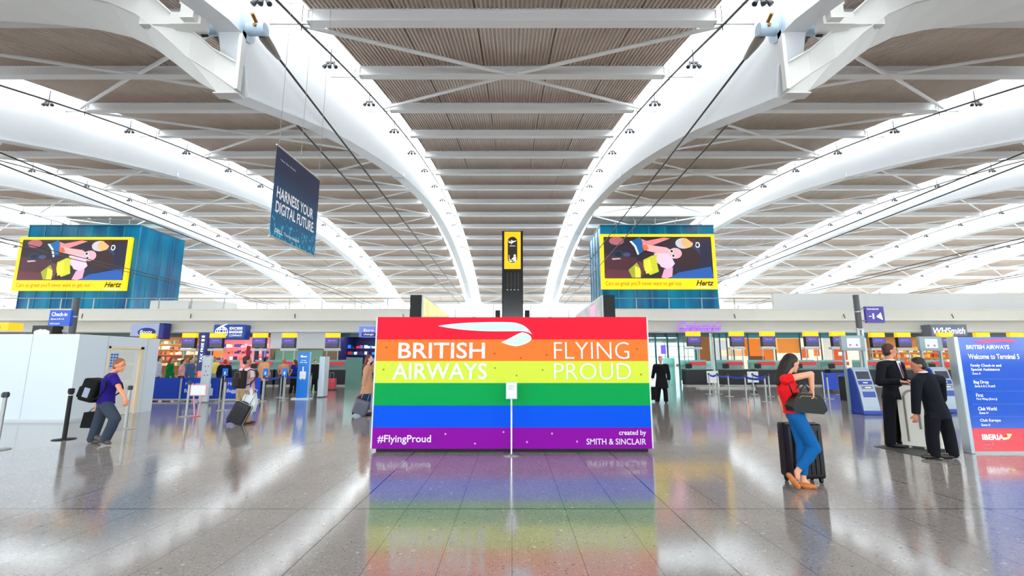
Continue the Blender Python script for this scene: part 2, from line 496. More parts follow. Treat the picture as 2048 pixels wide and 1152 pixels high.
# ------------------------------------------------------------------ node arms: arched cross frames each side of the middle pair of rafters
st_x = [8.70, 9.30, 9.90, 10.65, 11.4, 12.2, 13.2, 14.6, 16.4, 18.0]
zlow = [9.90, 9.92, 10.25, 10.85, 11.42, 11.82, 12.08, 12.28, 12.42, 12.46]
ynear = [13.05, 12.9, 12.6, 12.4, 12.3, 12.25, 12.2, 12.2, 12.2, 12.2]
znear = [10.0, 10.4, 10.72, 11.4, 11.95, 12.3, 12.5, 12.6, 12.65, 12.65]
zup = [10.85, 11.15, 11.62, 12.27, 12.95, 13.5, 13.5, 13.5, 13.5, 13.5]
for s in (-1, 1):
    sd = 'left' if s < 0 else 'right'
    root = thing('arched_frame', 'white arched steel frame springing from the first rafter to the %s' % sd, 'frame', (s * 9.4, 12.7, 0))
    n0 = len(st_x)
    def full(a): return list(a) + list(a[-2::-1])
    X = st_x + [36 - x for x in st_x[-2::-1]]; ZL, YN, ZN, ZU = full(zlow), full(ynear), full(znear), full(zup)
    YF = 13.15; m_ = len(X)
    def strip(pa, pb, name, mt_=None):
        b = MB(); off = (pb[1] - pa[1]).cross(pa[1] - pa[0])
        vs = pa + pb; b.add(vs, [(i, i + 1, m_ + i + 1, m_ + i) for i in range(len(pa) - 1)]) if len(pa) == m_ else b.add(vs, [(i, i + 1, len(pa) + i + 1, len(pa) + i) for i in range(len(pa) - 1)])
        return b.build(name, mt_ or ARMW, root)
    ARMW = mat('arm_white_paint', (214, 212, 210), .5)
    FL_ = [Vector((s * x, YF, z)) for x, z in zip(X, ZL)]
    NL_ = [Vector((s * x, y, z)) for x, y, z in zip(X, YN, ZN)]
    NU_ = [Vector((s * x, y, z)) for x, y, z in zip(X, YN, ZU)]
    FU_ = [Vector((s * x, YF, z)) for x, z in zip(X, ZU)]
    strip(FL_, NL_, 'bottom_plate'); strip(NL_, NU_, 'front_web'); strip(FL_, FU_, 'rear_web')
    def lip(path, yo, zo, w, name):
        b = MB(); vs = []
        for p_ in path: vs += [p_ + Vector((0, -w, -zo)), p_ + Vector((0, w * .6, -zo)), p_ + Vector((0, w * .6, zo)), p_ + Vector((0, -w, zo))]
        fs = []
        for i in range(len(path) - 1):
            a = 4 * i
            for q in range(4): fs.append((a + q, a + (q + 1) % 4, a + 4 + (q + 1) % 4, a + 4 + q))
        fs += [(0, 1, 2, 3), tuple(4 * (len(path) - 1) + q for q in (3, 2, 1, 0))]
        b.add(vs, fs); b.build(name, ARMW, root)
    lip(NU_[:6], 0, .03, .12, 'top_flange'); lip(NU_[-6:], 0, .03, .12, 'top_flange'); lip(NL_, 0, .025, .05, 'edge_bead')
    for i in (2, 4, m_ - 3, m_ - 5):
        b = MB(); b.add([FL_[i], NL_[i], NU_[i], FU_[i]], [(0, 1, 2, 3)]); b.build('stiffener', ARMW, root)
    b = MB(); b.box(s * 8.62, 13.1, 9.86, s * 9.4, 13.45, 9.9); b.build('shoe_plate', ARMW, root)
    b = MB(); b.box(s * 8.58, 13.0, 9.95, s * 8.7, 13.2, 12.0); b.build('end_plate', ARMW, root)
    # connector block with toothed top between the rafter and the arm
    c = thing('steel_connector', 'white notched steel connector block behind the %s cable pin' % sd, 'connector', (s * 9.8, 12.6, 11.6))
    b = MB(); b.box(s * 9.36, 12.2, 11.55, s * 10.3, 12.6, 11.95); b.box(s * 9.45, 12.0, 11.6, s * 9.85, 12.7, 12.12)
    b.build('block', ARMW, c)
    b = MB()
    for i in range(5): b.box(s * (9.4 + i * .12), 12.05, 12.1, s * (9.46 + i * .12), 12.35, 12.2)
    b.build('teeth', ARMW, c)
    b = MB(); b.box(s * 10.2, 12.3, 11.62, s * 11.3, 12.5, 11.9); b.build('arm', ARMW, c)
    b = MB(); b.box(s * 9.4, 12.58, 11.46, s * 9.6, 12.66, 11.5); b.build('bearing_pad', BLACK, c)
    # round grey-green column head in the opening
    b = MB(); b.tube([(s * 9.9, 11.0, 12.3), (s * 10.5, 10.2, 15.2)], .45, 20)
    tag(b.build('steel_strut', mat('grey_green_steel', (168, 170, 158), .5)), 'grey-green round strut above the %s arched frame' % sd, 'strut')

# ------------------------------------------------------------------ spotlights along the rafters
lamp_root = None
def spot_cluster(x, y, label, group, side):
    z = zp(y) - .05
    o = thing('spotlight_cluster', label, 'spotlight', (x, y, z), group)
    b = MB(); b.tube([(x, y, z + .75), (x, y, z + .1)], .03, 6); b.box(x - .2, y - .04, z + .06, x + .2, y + .04, z + .14); b.build('bracket', DSTEEL, o)
    for q in (-.15, 0, .15):
        b = MB(); d = Vector((q * 1.2, -.12 + abs(q) * .3, -.3)).normalized()
        p = Vector((x + q, y, z + .05)); b.tube([p, p + d * .08, p + d * .24, p + d * .25], [.04, .07, .09, .075], 10); b.build('lamp_head', DSTEEL, o)
    return o
proto_spot = None
for s in (-1, 1):
    for k, rx in enumerate(RX[:5]):
        sd = 'left' if s < 0 else 'right'
        for j in range(0, 17):
            y = PY[j] - 1.6
            x = s * (rx - 1.0)
            if abs(x) > 1.13 * (y + 1): continue
            grp = 'spotlights on the %s rafter %s of the middle' % (ORD[k], sd)
            lab = 'dark spotlight cluster on the %s rafter %s of the middle, %s from the viewer' % (ORD[k], sd, ORDS[j])
            if proto_spot is None: proto_spot = spot_cluster(x, y, lab, grp, s)
            else: dup(proto_spot, (x, y, zp(y) - .05), lab, grp)
# ------------------------------------------------------------------ outer glazing
MULL = mat('grey_mullion', (150, 155, 160), .5)
FGL = glass('facade_glass', (225, 240, 245), clear=0.9, gloss=0.06)
def glazed(name, label, p0, p1, z0, z1, n, rows):
    p0, p1 = Vector(p0), Vector(p1); d = p1 - p0
    b = MB(); b.add([p0 + Vector((0, 0, z0)), p1 + Vector((0, 0, z0)), p1 + Vector((0, 0, z1)), p0 + Vector((0, 0, z1))], [(0, 1, 2, 3)])
    for i in range(n + 1):
        p = p0 + d * (i / n); b.beam(p + Vector((0, 0, z0)), p + Vector((0, 0, z1)), .2, .3, 1)
    for r in range(rows + 1):
        z = z0 + (z1 - z0) * r / rows; b.beam(p0 + Vector((0, 0, z)), p1 + Vector((0, 0, z)), .15, .15, 1)
    return struct(b.build(name, [FGL, MULL]), label)
glazed('window_1', 'tall glazed wall at the far end of the hall', (-117, 107.8, 0), (117, 107.8, 0), 0, 15.0, 52, 6)
glazed('window_2', 'glazed side wall at the far left', (-117, -9, 0), (-117, 107.8, 0), 0, 22, 30, 8)
glazed('window_3', 'glazed side wall at the far right', (117, -9, 0), (117, 107.8, 0), 0, 22, 30, 8)
glazed('window_4', 'glazed entrance wall behind the viewer', (-117, -9, 0), (117, -9, 0), 1.8, 8.0, 52, 3)
b = MB(); b.box(-117, -9.4, 0, 117, -9.0, 1.8); struct(b.build('wall_front', WHITE2), 'white wall below the entrance glazing')

# ------------------------------------------------------------------ upper level: slab, fascia, railing
SY = 46.0
for s in (-1, 1):
    sd = 'left' if s < 0 else 'right'
    x0, x1 = s * 9.2, s * 117
    b = MB(); b.box(x0, SY, 5.62, x1, SY + .35, 6.8); b.box(x0, SY - .06, 6.7, x1, SY + .35, 6.8); b.box(x0, SY - .05, 5.58, x1, SY + .3, 5.66)
    struct(b.build('trim_1' if s < 0 else 'trim_2', CREAM), 'cream upper edge band of the %s gallery' % sd)
    b = MB(); b.box(x0, SY + .7, 4.45, x1, SY + .9, 5.62); struct(b.build('trim_3' if s < 0 else 'trim_4', CREAM2), 'recessed lower band under the %s gallery' % sd)
    b = MB(); b.box(x0, SY + .1, 6.3, x1, 107, 6.78); b.box(x0, SY + .6, 4.5, x1, 75, 4.7); struct(b.build('ceiling', WHITE2), 'soffit and slab of the %s gallery' % sd)
    # railing in panels
    step = 3.35
    nseg = int((117 - 9.2) / step)
    o = thing('gallery_railing', 'pale steel railing along the edge of the %s gallery' % sd, 'railing', (x0, SY + .2, 6.8))
    for q in range(nseg + 1):
        x = s * (9.4 + q * step)
        if abs(x) > (60 if s < 0 else 26): break
        b = MB(); b.box(x - .04, SY + .17, 6.8, x + .04, SY + .23, 7.9); b.build('post', STEEL, o)
    b = MB(); b.tube([(x0, SY + .2, 7.9), (-60 if s < 0 else 26.5, SY + .2, 7.9)], .045, 8); b.build('handrail', STEEL, o)
# solid blocks on the upper level
def rbox(name, label, cat, x0, y0, x1, y1, Y, depth_, m, parent=None, group=None):
    X0, X1, Z0, Z1 = rect(x0, y0, x1, y1, Y)
    b = MB(); b.box(X0, Y, Z0, X1, Y + depth_, Z1)
    o = b.build(name, m, parent)
    if parent is None: tag(o, label, cat, group)
    return o
rbox('plant_enclosure', 'low white enclosure on the left gallery beside the blue cube', 'enclosure', 300, 601, 377, 620.5, 47.5, 2.0, WHITE2)
rbox('plant_enclosure', 'longer white enclosure on the left gallery, right of the first', 'enclosure', 381, 603, 452, 620.5, 47.6, 2.0, WHITE2)
b = MB(); X0 = at(1540, 600, 47).x; b.box(X0, 46.4, 6.8, 100, 46.7, 8.45); struct(b.build('wall_back', WHITE2), 'plain cream wall standing on the right gallery')
b = MB(); b.box(-9.2, 60, 0, 9.2, 60.3, 4.2); struct(b.build('wall_middle', CREAM2), 'low wall behind the middle passage')

# teal glass cubes on the gallery
def cube_mat():
    m = bpy.data.materials.new('teal_glass_cladding'); m.use_nodes = True
    nt = m.node_tree; b = nt.nodes['Principled BSDF']
    tc = nt.nodes.new('ShaderNodeTexCoord'); mp = nt.nodes.new('ShaderNodeMapping'); mp.inputs['Scale'].default_value = (.7, .7, 0.1)
    n = nt.nodes.new('ShaderNodeTexNoise'); n.inputs['Scale'].default_value = 1.0; n.inputs['Detail'].default_value = 4
    r = nt.nodes.new('ShaderNodeValToRGB')
    r.color_ramp.elements[0].position = .3; r.color_ramp.elements[0].color = rgb(0, 78, 130)
    r.color_ramp.elements[1].position = .75; r.color_ramp.elements[1].color = rgb(0, 150, 194)
    nt.links.new(tc.outputs['Object'], mp.inputs[0]); nt.links.new(mp.outputs[0], n.inputs['Vector'])
    nt.links.new(n.outputs['Fac'], r.inputs[0]); nt.links.new(r.outputs[0], b.inputs['Base Color'])
    b.inputs['Roughness'].default_value = .2; b.inputs['Specular IOR Level'].default_value = .3
    return m
TEAL = cube_mat()
YEL = mat('advert_yellow', (255, 205, 0), .5, emit=.55)
def advert(x0, x1, z0, z1, Y, sd):
    """billboard: a dark car interior with two loungers seen from above, yellow frame and strap line"""
    w, h = x1 - x0, z1 - z0
    o = thing('billboard', 'yellow framed car hire billboard on the %s blue glass cube' % sd, 'billboard', ((x0 + x1) / 2, Y, z0))
    b = MB(); b.box(x0, Y - .35, z0, x1, Y, z1); b.build('frame', YEL, o)
    px0, px1, pz0, pz1 = x0 + .03 * w, x1 - .03 * w, z0 + .19 * h, z1 - .05 * h
    yy = Y - .36
    def P(u, v): return Vector((px0 + (px1 - px0) * u, yy, pz1 - (pz1 - pz0) * v))
    pic = MB(); cols = []
    def poly(pts, c, lay):
        cols.append(c)
        pic.add([P(u, v) + Vector((0, -.004 * lay, 0)) for u, v in pts], [list(range(len(pts)))], len(cols) - 1)
    def oval(cx, cy, rx, ry, c, lay, rot=0):
        pts = []
        for k in range(20):
            t = 2 * PI * k / 20; a, d = rx * math.cos(t), ry * math.sin(t)
            pts.append((cx + a * math.cos(rot) - d * math.sin(rot) * .45, cy + (a * math.sin(rot) / .45 + d * math.cos(rot))))
        poly(pts, c, lay)
    poly([(0, 0), (1, 0), (1, 1), (0, 1)], (40, 26, 40), 0)
    poly([(0, .42), (.3, .5), (.36, .95), (.3, 1), (0, 1)], (70, 34, 44), 1)          # brown seat
    poly([(.02, .78), (.35, .84), (.3, 1), (0, 1)], (92, 44, 52), 2)
    poly([(.6, .28), (1, .12), (1, 1), (.66, 1)], (28, 26, 52), 1)
    poly([(.6, .98), (.68, .86), (.98, .72), (1, .95), (.98, 1), (.58, 1)], (26, 82, 160), 3)   # blue seat edge
    oval(.12, .1, .07, .1, (170, 92, 104), 3)
    oval(.13, .42, .05, .09, (30, 48, 78), 3); oval(.13, .42, .035, .06, (14, 22, 40), 4)
    oval(.21, .43, .035, .05, (60, 70, 110), 4)
    poly([(.07, .52), (.14, .51), (.16, .54), (.08, .56)], (196, 160, 170), 5)
    poly([(.25, .12), (.34, 0), (.37, .2), (.36, .36), (.31, .44), (.28, .24)], (16, 92, 152), 4)   # blue cloth
    poly([(.24, .11), (.26, .1), (.30, .22), (.325, .42), (.31, .44), (.285, .25)], (210, 226, 240), 6)
    poly([(.35, .05), (.40, .1), (.56, .02), (.62, .04), (.46, .2), (.40, .24), (.36, .14)], (232, 132, 136), 5)
    poly([(.36, .15), (.42, .2), (.58, .26), (.62, .32), (.60, .4), (.50, .4), (.40, .34)], (244, 168, 172), 6)
    poly([(.355, .18), (.40, .2), (.42, .3), (.37, .34)], (222, 110, 52), 6)
    oval(.575, .56, .1, .14, (236, 178, 202), 5)                                                 # shoulders
    poly([(.46, .4), (.60, .38), (.66, .62), (.60, .8), (.52, .72)], (240, 190, 212), 6)
    poly([(.55, .78), (.63, .74), (.62, .95), (.57, 1), (.52, .98)], (232, 160, 190), 6)
    poly([(.36, .56), (.44, .46), (.5, .42), (.48, .55), (.5, .84), (.42, .92), (.36, .8)], (196, 196, 40), 7)
    poly([(.22, .8), (.3, .62), (.34, .8), (.33, .98), (.25, .98)], (150, 160, 34), 7)
    poly([(.28, .7), (.33, .76), (.33, .98), (.28, .98)], (222, 218, 70), 8)
    poly([(.37, .6), (.42, .54), (.44, .8), (.38, .9)], (236, 226, 60), 8)
    poly([(.31, .58), (.35, .6), (.37, .82), (.35, .96), (.32, .72)], (96, 52, 66), 8)
    oval(.66, .4, .06, .13, (226, 166, 176), 8)                                                  # face
    oval(.76, .5, .13, .27, (46, 22, 28), 7, .1)
    for cy in (.35, .46):
        oval(.625 + (cy - .33) * .12, cy, .018, .045, (240, 238, 245), 10); oval(.625 + (cy - .33) * .12, cy, .012, .032, (30, 24, 40), 11)
    oval(.74, .16, .075, .13, (196, 190, 198), 8); oval(.775, .15, .055, .12, (238, 170, 110), 9)     # second face
    poly([(.76, .02), (.85, .04), (.86, .22), (.8, .1)], (70, 34, 36), 10)
    oval(.87, .2, .022, .07, (232, 232, 240), 10); oval(.87, .2, .012, .045, (30, 26, 44), 11)
    oval(.83, .36, .06, .14, (40, 52, 96), 6)
    mm = [mat('advert_print_%02d_%02d_%02d' % c, c, .5, emit=.42) for c in cols]
    pic.build('picture', mm, o)
    pr = mat('advert_brown_print', (176, 104, 10), .6, emit=.15)
    text("Cars so great you'll never want to get out.", (x0 + .035 * w, yy, z0 + .045 * h), .66 * w, .095 * h, pr, o, bold=.008)
    text('Hertz', (x1 - .185 * w, yy, z0 + .06 * h), .155 * w, .1 * h, mat('advert_black_print', (30, 22, 8), .6), o, bold=.03, shear=.35, name='logo')
    b = MB(); b.box(x1 - .185 * w, yy - .003, z0 + .02 * h, x1 - .06 * w, yy, z0 + .04 * h); b.build('underline', mat('advert_pale_print', (255, 244, 190), .6, emit=.3), o)
for sd, x0, x1 in (('left', -60.4, -46.5), ('right', 11.05, 25.2)):
    o = thing('glass_cube', 'large blue-green glass cube standing on the %s gallery' % sd, 'glass cube', ((x0 + x1) / 2, 58.7, 6.8))
    b = MB(); b.box(x0, 55, 6.8, x1, 62.6, 18.3); b.build('cladding', TEAL, o)
    b = MB()
    for i in range(8):
        x = x0 + (x1 - x0) * i / 7; b.box(x - .03, 54.93, 6.8, x + .03, 55, 18.3)
    for i in range(5):
        y = 55 + 7.6 * i / 4; b.box(x0 - .05, y - .03, 6.8, x0, y + .03, 18.3); b.box(x1, y - .03, 6.8, x1 + .05, y + .03, 18.3)
    b.build('glazing_fin', mat('pale_teal_metal', (60, 150, 180), .4), o)
    b = MB(); b.box(x0 - .05, 54.9, 18.25, x1 + .05, 62.7, 18.4); b.build('top_rail', mat('dark_teal_metal', (20, 90, 110), .4), o)
    for i in range(5):
        x = x0 + 2 + (x1 - x0 - 4) * i / 4
        b = MB(); b.tube([(x, 55.5, 18.4), (x, 55.5, 19.2)], .05, 6); b.build('roof_post', STEEL, o)
A = rect(42, 474, 279, 581, 54.5); advert(-60.9, -47.1, A[2], A[3], 54.9, 'left')
A = rect(1200, 468, 1434, 578, 54.5); advert(A[0] + .1, A[1] - .1, A[2], A[3], 54.9, 'right')
# ------------------------------------------------------------------ rainbow display board
RY = 8.14
def zz(py, Y): return at(1024, py, Y).z
SX0, SX1 = at(743, 903, RY).x, at(1305, 903, RY).x
ZB, ZT = 0.06, zz(634, RY)
board = thing('display_board', 'wide rainbow striped display board standing in the middle of the hall', 'display board', (0, RY, 0))
stripes = [(250, 30, 55), (255, 122, 50), (212, 226, 70), (0, 158, 76), (0, 84, 226), (140, 10, 158)]
edges = [ZT] + [zz(y, RY) for y in (679, 722, 766, 811, 855)] + [ZB]
b = MB()
for i in range(6):
    b.box(SX0, RY, edges[i + 1], SX1, RY + .5, edges[i], i)
b.build('panel', [mat('rainbow_%s' % n, c, .6, spec=.12) for n, c in zip(('red', 'orange', 'yellow', 'green', 'blue', 'purple'), stripes)], board)
b = MB(); b.box(SX0 + .06, RY + .05, 0, SX1 - .06, RY + .45, .06); b.build('plinth', BLACK, board)  # black recessed strip stands in for the shadow gap under the board
b = MB(); b.box(SX1, RY + .02, ZB, SX1 + .03, RY + .5, ZT - .01); b.build('edge_trim', WHITE2, board)
b = MB(); b.box(SX0 - .03, RY + .02, ZB, SX0, RY + .5, ZT - .01); b.build('edge_trim', WHITE2, board)
LW = mat('pale_blue_white_lettering', (228, 234, 246), .5)
def sgn(s, x0, y0, x1, y1, m=LW, bold=0.0, **k):
    X0, X1, Z0, Z1 = rect(x0, y0, x1, y1, RY)
    return text(s, (X0, RY - .004, Z0), X1 - X0, Z1 - Z0, m, board, bold=bold, ext=.002, **k)
def serifs(spec, y0, y1):                                # flared stroke ends for the airline name
    pass
sgn('BRITISH', 797, 685, 970, 717, bold=.012, space=1.0)
sgn('AIRWAYS', 785, 726, 974, 759, bold=.012)
sgn('FLYING', 1108, 684, 1258, 718, bold=-.012)
sgn('PROUD', 1108, 726, 1262, 759, bold=-.012)
PW = mat('lilac_white_lettering', (240, 225, 245), .5)
sgn('#FlyingProud', 755, 870, 862, 889, PW, bold=.012)
sgn('created by', 1238, 860, 1292, 873, PW, bold=.012)
sgn('SMITH & SINCLAIR', 1173, 877, 1292, 889, PW, bold=.008)
# ribbon emblem in two pieces
def bez(p0, p1, p2, p3, n=12):
    return [tuple((1 - t) ** 3 * a + 3 * (1 - t) ** 2 * t * b_ + 3 * (1 - t) * t * t * c + t ** 3 * d for a, b_, c, d in zip(p0, p1, p2, p3)) for t in [i / n for i in range(n)]]
def emblem(path, name, m, yo):
    pts = [at(x, y, RY) + Vector((0, yo, 0)) for x, y in path]
    b = MB(); b.prism(pts, (0, -.003, 0)); return b.build(name, m, board)
top = bez((876, 652), (905, 645), (985, 643), (1022, 644.5)) + bez((1022, 644.5), (1045, 646), (1056, 655), (1064, 668.5)) + bez((1064, 668.5), (1050, 660), (1040, 663), (1020, 662.5)) + bez((1020, 662.5), (980, 663), (930, 663), (876, 652))
emblem(top, 'emblem', mat('emblem_white', (238, 242, 250), .5), 0)
lo = bez((1002, 684.5), (1015, 680), (1034, 667), (1044, 664.5)) + bez((1044, 664.5), (1056, 666), (1064, 672), (1063, 679)) + bez((1063, 679), (1058, 687), (1040, 692), (1032, 692.5)) + bez((1032, 692.5), (1022, 692), (1012, 688), (1002, 684.5))
emblem(lo, 'emblem', mat('emblem_white', (238, 242, 250), .5), 0)
inn = bez((890, 652.3), (930, 646.5), (985, 645.8), (1020, 647)) + bez((1020, 647), (1042, 649), (1050, 655), (1056, 662)) + bez((1056, 662), (1046, 658.5), (1036, 660.5), (1018, 660.5)) + bez((1018, 660.5), (975, 661), (930, 660), (890, 652.3))
emblem(inn, 'emblem', mat('emblem_pale_blue', (206, 222, 240), .5), -.0035)
lo2 = bez((1010, 684.3), (1020, 680), (1034, 670), (1044, 667)) + bez((1044, 667), (1054, 669), (1060, 673), (1060, 678)) + bez((1060, 678), (1054, 685), (1040, 690), (1032, 690)) + bez((1032, 690), (1024, 689), (1016, 687), (1010, 684.3))
emblem(lo2, 'emblem', mat('emblem_pale_blue', (206, 222, 240), .5), -.0035)
for (x, y), c in [((773, 695), 0), ((989, 707), 0), ((1042, 716), 0), ((1093, 710), 0), ((1274, 698), 0), ((767, 739), 1), ((990, 736), 1), ((1033, 751), 1), ((1085, 740), 1), ((1282, 749), 1),
                  ((891, 868), 2), ((950, 887), 2), ((1007, 864), 2), ((1054, 884), 2), ((1104, 867), 2), ((1154, 883), 2)]:
    p = at(x, y, RY); b = MB(); b.tube([p + Vector((0, -.012, 0)), p], .017, 10)
    b.build('stud', mat('stud_%d' % c, [(160, 66, 20), (150, 150, 40), (214, 140, 214)][c], .4), board)

# slim notice stand in front of the board
p = ground(1023, 911); ny = p.y
st = thing('notice_stand', 'slim chrome pole stand with a white notice in front of the rainbow board', 'stand', (p.x, ny, 0))
b = MB(); b.lathe([(0, 0), (.15, 0), (.15, .012), (.03, .03), (0, .03)], (p.x, ny, 0)); b.build('base', STEEL, st)
zn = zz(798, ny); zt2 = zz(764, ny)
b = MB(); b.tube([(p.x, ny, .02), (p.x, ny, zn + .05)], .018, 14); b.build('pole', mat('chrome', (215, 218, 222), .15, .9), st)
b = MB(); b.tube([(p.x, ny, .93), (p.x, ny, 1.06)], .024, 12); b.build('collar', mat('blue_collar', (40, 70, 170), .4), st)
b = MB(); b.box(p.x - .095, ny - .02, zn, p.x + .095, ny, zt2, bevel=.008); b.build('frame', mat('silver_plastic', (200, 204, 210), .35), st)
b = MB(); b.box(p.x - .08, ny - .024, zn + .015, p.x + .08, ny - .019, zt2 - .015); b.build('paper', mat('paper_white', (232, 234, 238), .7), st)
b = MB()
for i, wd in enumerate((.09, .11, .07, .1)): b.box(p.x - .055, ny - .0255, zt2 - .06 - i * .022, p.x - .055 + wd, ny - .0245, zt2 - .054 - i * .022)
b.build('printed_line', mat('grey_print', (150, 152, 160), .7), st)

# ------------------------------------------------------------------ white hoarding, left
HX, HY, HZ = -11.38, 12.0, 2.25
HB = mat('blue_white_hoarding', (216, 225, 234), .35, noise=.02, nscale=.7)
o = thing('hoarding', 'tall white site hoarding box at the left', 'hoarding', (HX - 2.5, HY, 0))
b = MB(); b.box(HX - 7, HY, 0.0, HX, HY + .06, HZ); b.build('front_panel', HB, o)
b = MB(); b.box(HX - .06, HY + .06, 0, HX, 12.93, HZ); b.box(HX - .06, 14.15, 0, HX, 14.75, HZ); b.box(HX - .06, 12.93, 1.97, HX, 14.15, HZ); b.build('side_panel', HB, o)
b = MB(); b.box(HX - 7, 14.7, 0, HX - .06, 14.75, HZ); b.build('back_panel', HB, o)
b = MB(); b.box(HX - 7.0, HY - .02, 0, HX + .02, HY, .07); b.box(HX, HY, 0, HX + .02, 12.9, .07); b.build('kick_strip', mat('pale_grey_strip', (200, 206, 212), .5), o)
for x in (HX - 1.22, HX - 2.44, HX - 3.66):
    b = MB(); b.box(x - .006, HY - .006, .07, x + .006, HY, HZ); b.build('panel_joint', mat('joint_grey', (190, 198, 206), .5), o)
b = MB(); b.box(HX, 12.86, 0, HX + .008, 12.88, HZ); b.box(HX, 14.28, 0, HX + .008, 14.295, HZ); b.build('panel_joint', mat('joint_grey', (190, 198, 206), .5), o)
WOODF = mat('bare_pine_frame', (236, 214, 178), .6, noise=.06, nscale=4)
d = thing('hoarding_door', 'cream door with a bare pine frame in the side of the hoarding', 'door', (HX, 13.5, 0))
b = MB(); b.box(HX - .05, 14.03, 0, HX + .02, 14.15, 1.97); b.box(HX - .05, 12.93, 0, HX + .02, 12.98, 1.97); b.box(HX - .05, 12.93, 1.9, HX + .02, 14.15, 1.97); b.build('door_frame', WOODF, d)
b = MB(); b.box(HX - .05, 12.98, .01, HX - .015, 14.03, 1.9)
b.build('leaf', mat('cream_door', (230, 230, 224), .4), d)
b = MB()
for z0, z1 in ((.2, .85), (1.0, 1.42), (1.5, 1.82)): b.box(HX - .015, 13.2, z0, HX - .008, 13.85, z1)
b.build('inset_panel', mat('cream_door_panel', (222, 222, 216), .4), d)
b = MB(); b.tube([(HX + .0, 13.12, .98), (HX + .03, 13.12, .98), (HX + .03, 13.24, .98)], .012, 8); b.build('door_handle', STEEL, d)
n = thing('safety_notice', 'blue and white safety notice on the hoarding beside its door', 'notice', (HX, 12.8, 1.5))
b = MB(); b.box(HX + .003, 12.99, 1.33, HX + .01, 13.28, 1.78); b.build('sheet', mat('pale_blue_sheet', (196, 214, 232), .6), n)
b = MB()
for i in range(5):
    for q in range(3): b.box(HX + .010, 13.01 + q * .09, 1.70 - i * .08, HX + .012, 13.08 + q * .09, 1.755 - i * .08)
b.build('symbol', mat('notice_blue', (40, 110, 190), .6), n)

# ------------------------------------------------------------------ hanging banner
bx = -5.45
p0 = Vector((-5.5, 9.98, 0)); p1 = Vector((-5.38, 12.07, 0)); z0, z1 = 4.36, 6.55
dR = (p1 - p0).normalized(); L_ = (p1 - p0).length
o = thing('hanging_banner', 'navy and teal advertising banner hanging from the roof on wires', 'banner', (bx, 11.0, z0))
def banner_mat():
    m = bpy.data.materials.new('navy_teal_print'); m.use_nodes = True; nt = m.node_tree; b = nt.nodes['Principled BSDF']
    tc = nt.nodes.new('ShaderNodeTexCoord'); sep = nt.nodes.new('ShaderNodeSeparateXYZ'); nt.links.new(tc.outputs['Object'], sep.inputs[0])
    r = nt.nodes.new('ShaderNodeValToRGB'); r.color_ramp.elements[0].color = rgb(0, 104, 150); r.color_ramp.elements[0].position = .02
    r.color_ramp.elements[1].color = rgb(13, 24, 66); r.color_ramp.elements[1].position = .75
    mr = nt.nodes.new('ShaderNodeMapRange'); mr.inputs[1].default_value = 0; mr.inputs[2].default_value = 2.2
    nt.links.new(sep.outputs[2], mr.inputs[0])
    nt.links.new(mr.outputs[0], r.inputs[0])
    mp = nt.nodes.new('ShaderNodeMapping'); mp.inputs['Scale'].default_value = (1, 1, .45)
    v = nt.nodes.new('ShaderNodeTexVoronoi'); v.inputs['Scale'].default_value = 13
    nt.links.new(tc.outputs['Object'], mp.inputs[0]); nt.links.new(mp.outputs[0], v.inputs['Vector'])
    lt = nt.nodes.new('ShaderNodeMath'); lt.operation = 'LESS_THAN'; nt.links.new(v.outputs['Distance'], lt.inputs[0])
    m2 = nt.nodes.new('ShaderNodeMapRange'); m2.inputs[1].default_value = 0.0; m2.inputs[2].default_value = 1.15; m2.inputs[3].default_value = .42; m2.inputs[4].default_value = 0.0
    nt.links.new(sep.outputs[2], m2.inputs[0]); nt.links.new(m2.outputs[0], lt.inputs[1])
    mx = nt.nodes.new('ShaderNodeMix'); mx.data_type = 'RGBA'; mx.inputs[7].default_value = rgb(40, 196, 214)
    ml = nt.nodes.new('ShaderNodeMath'); ml.operation = 'MULTIPLY'; ml.inputs[1].default_value = .85; nt.links.new(lt.outputs[0], ml.inputs[0])
    nt.links.new(ml.outputs[0], mx.inputs[0]); nt.links.new(r.outputs[0], mx.inputs[6]); nt.links.new(mx.outputs[2], b.inputs['Base Color'])
    b.inputs['Roughness'].default_value = .6
    return m
nrm = dR.cross(Vector((0, 0, 1)))
b = MB(); b.prism([p0 + Vector((0, 0, z0)), p1 + Vector((0, 0, z0)), p1 + Vector((0, 0, z1)), p0 + Vector((0, 0, z1))], -nrm * .012)
b.build('fabric', banner_mat(), o)
for zc, nm in ((z1, 'top_rail'), (z0, 'bottom_rail')):
    b = MB(); b.tube([p0 - dR * .03 + Vector((0, 0, zc)), p1 + dR * .03 + Vector((0, 0, zc))], .022, 8); b.build(nm, mat('pale_rail', (205, 196, 186), .4, .4), o)
for q in (.03, .5, .97):
    pp = p0 + dR * L_ * q; b = MB(); b.tube([pp + Vector((0, 0, z1)), pp + Vector((0, 0, zp(pp.y) + .02))], .006, 5); b.build('suspension_wire', STEEL, o)
def bt(s, q0, q1, za, zb, bold=.0, m=TXT):
    return text(s, p0 + dR * L_ * q0 + nrm * .004 + Vector((0, 0, za)), L_ * (q1 - q0), zb - za, m, o, R=dR, bold=bold, ext=.003)
bt('HARNESS YOUR', .06, .88, 5.32, 5.60, .02)
bt('DIGITAL FUTURE.', .06, .93, 4.97, 5.25, .02)
bt('DELL', .08, .24, 4.50, 4.59, .02); bt('Technologies', .26, .6, 4.49, 4.59)
bt('Cloud  Data  Security', .08, .4, 6.24, 6.29)

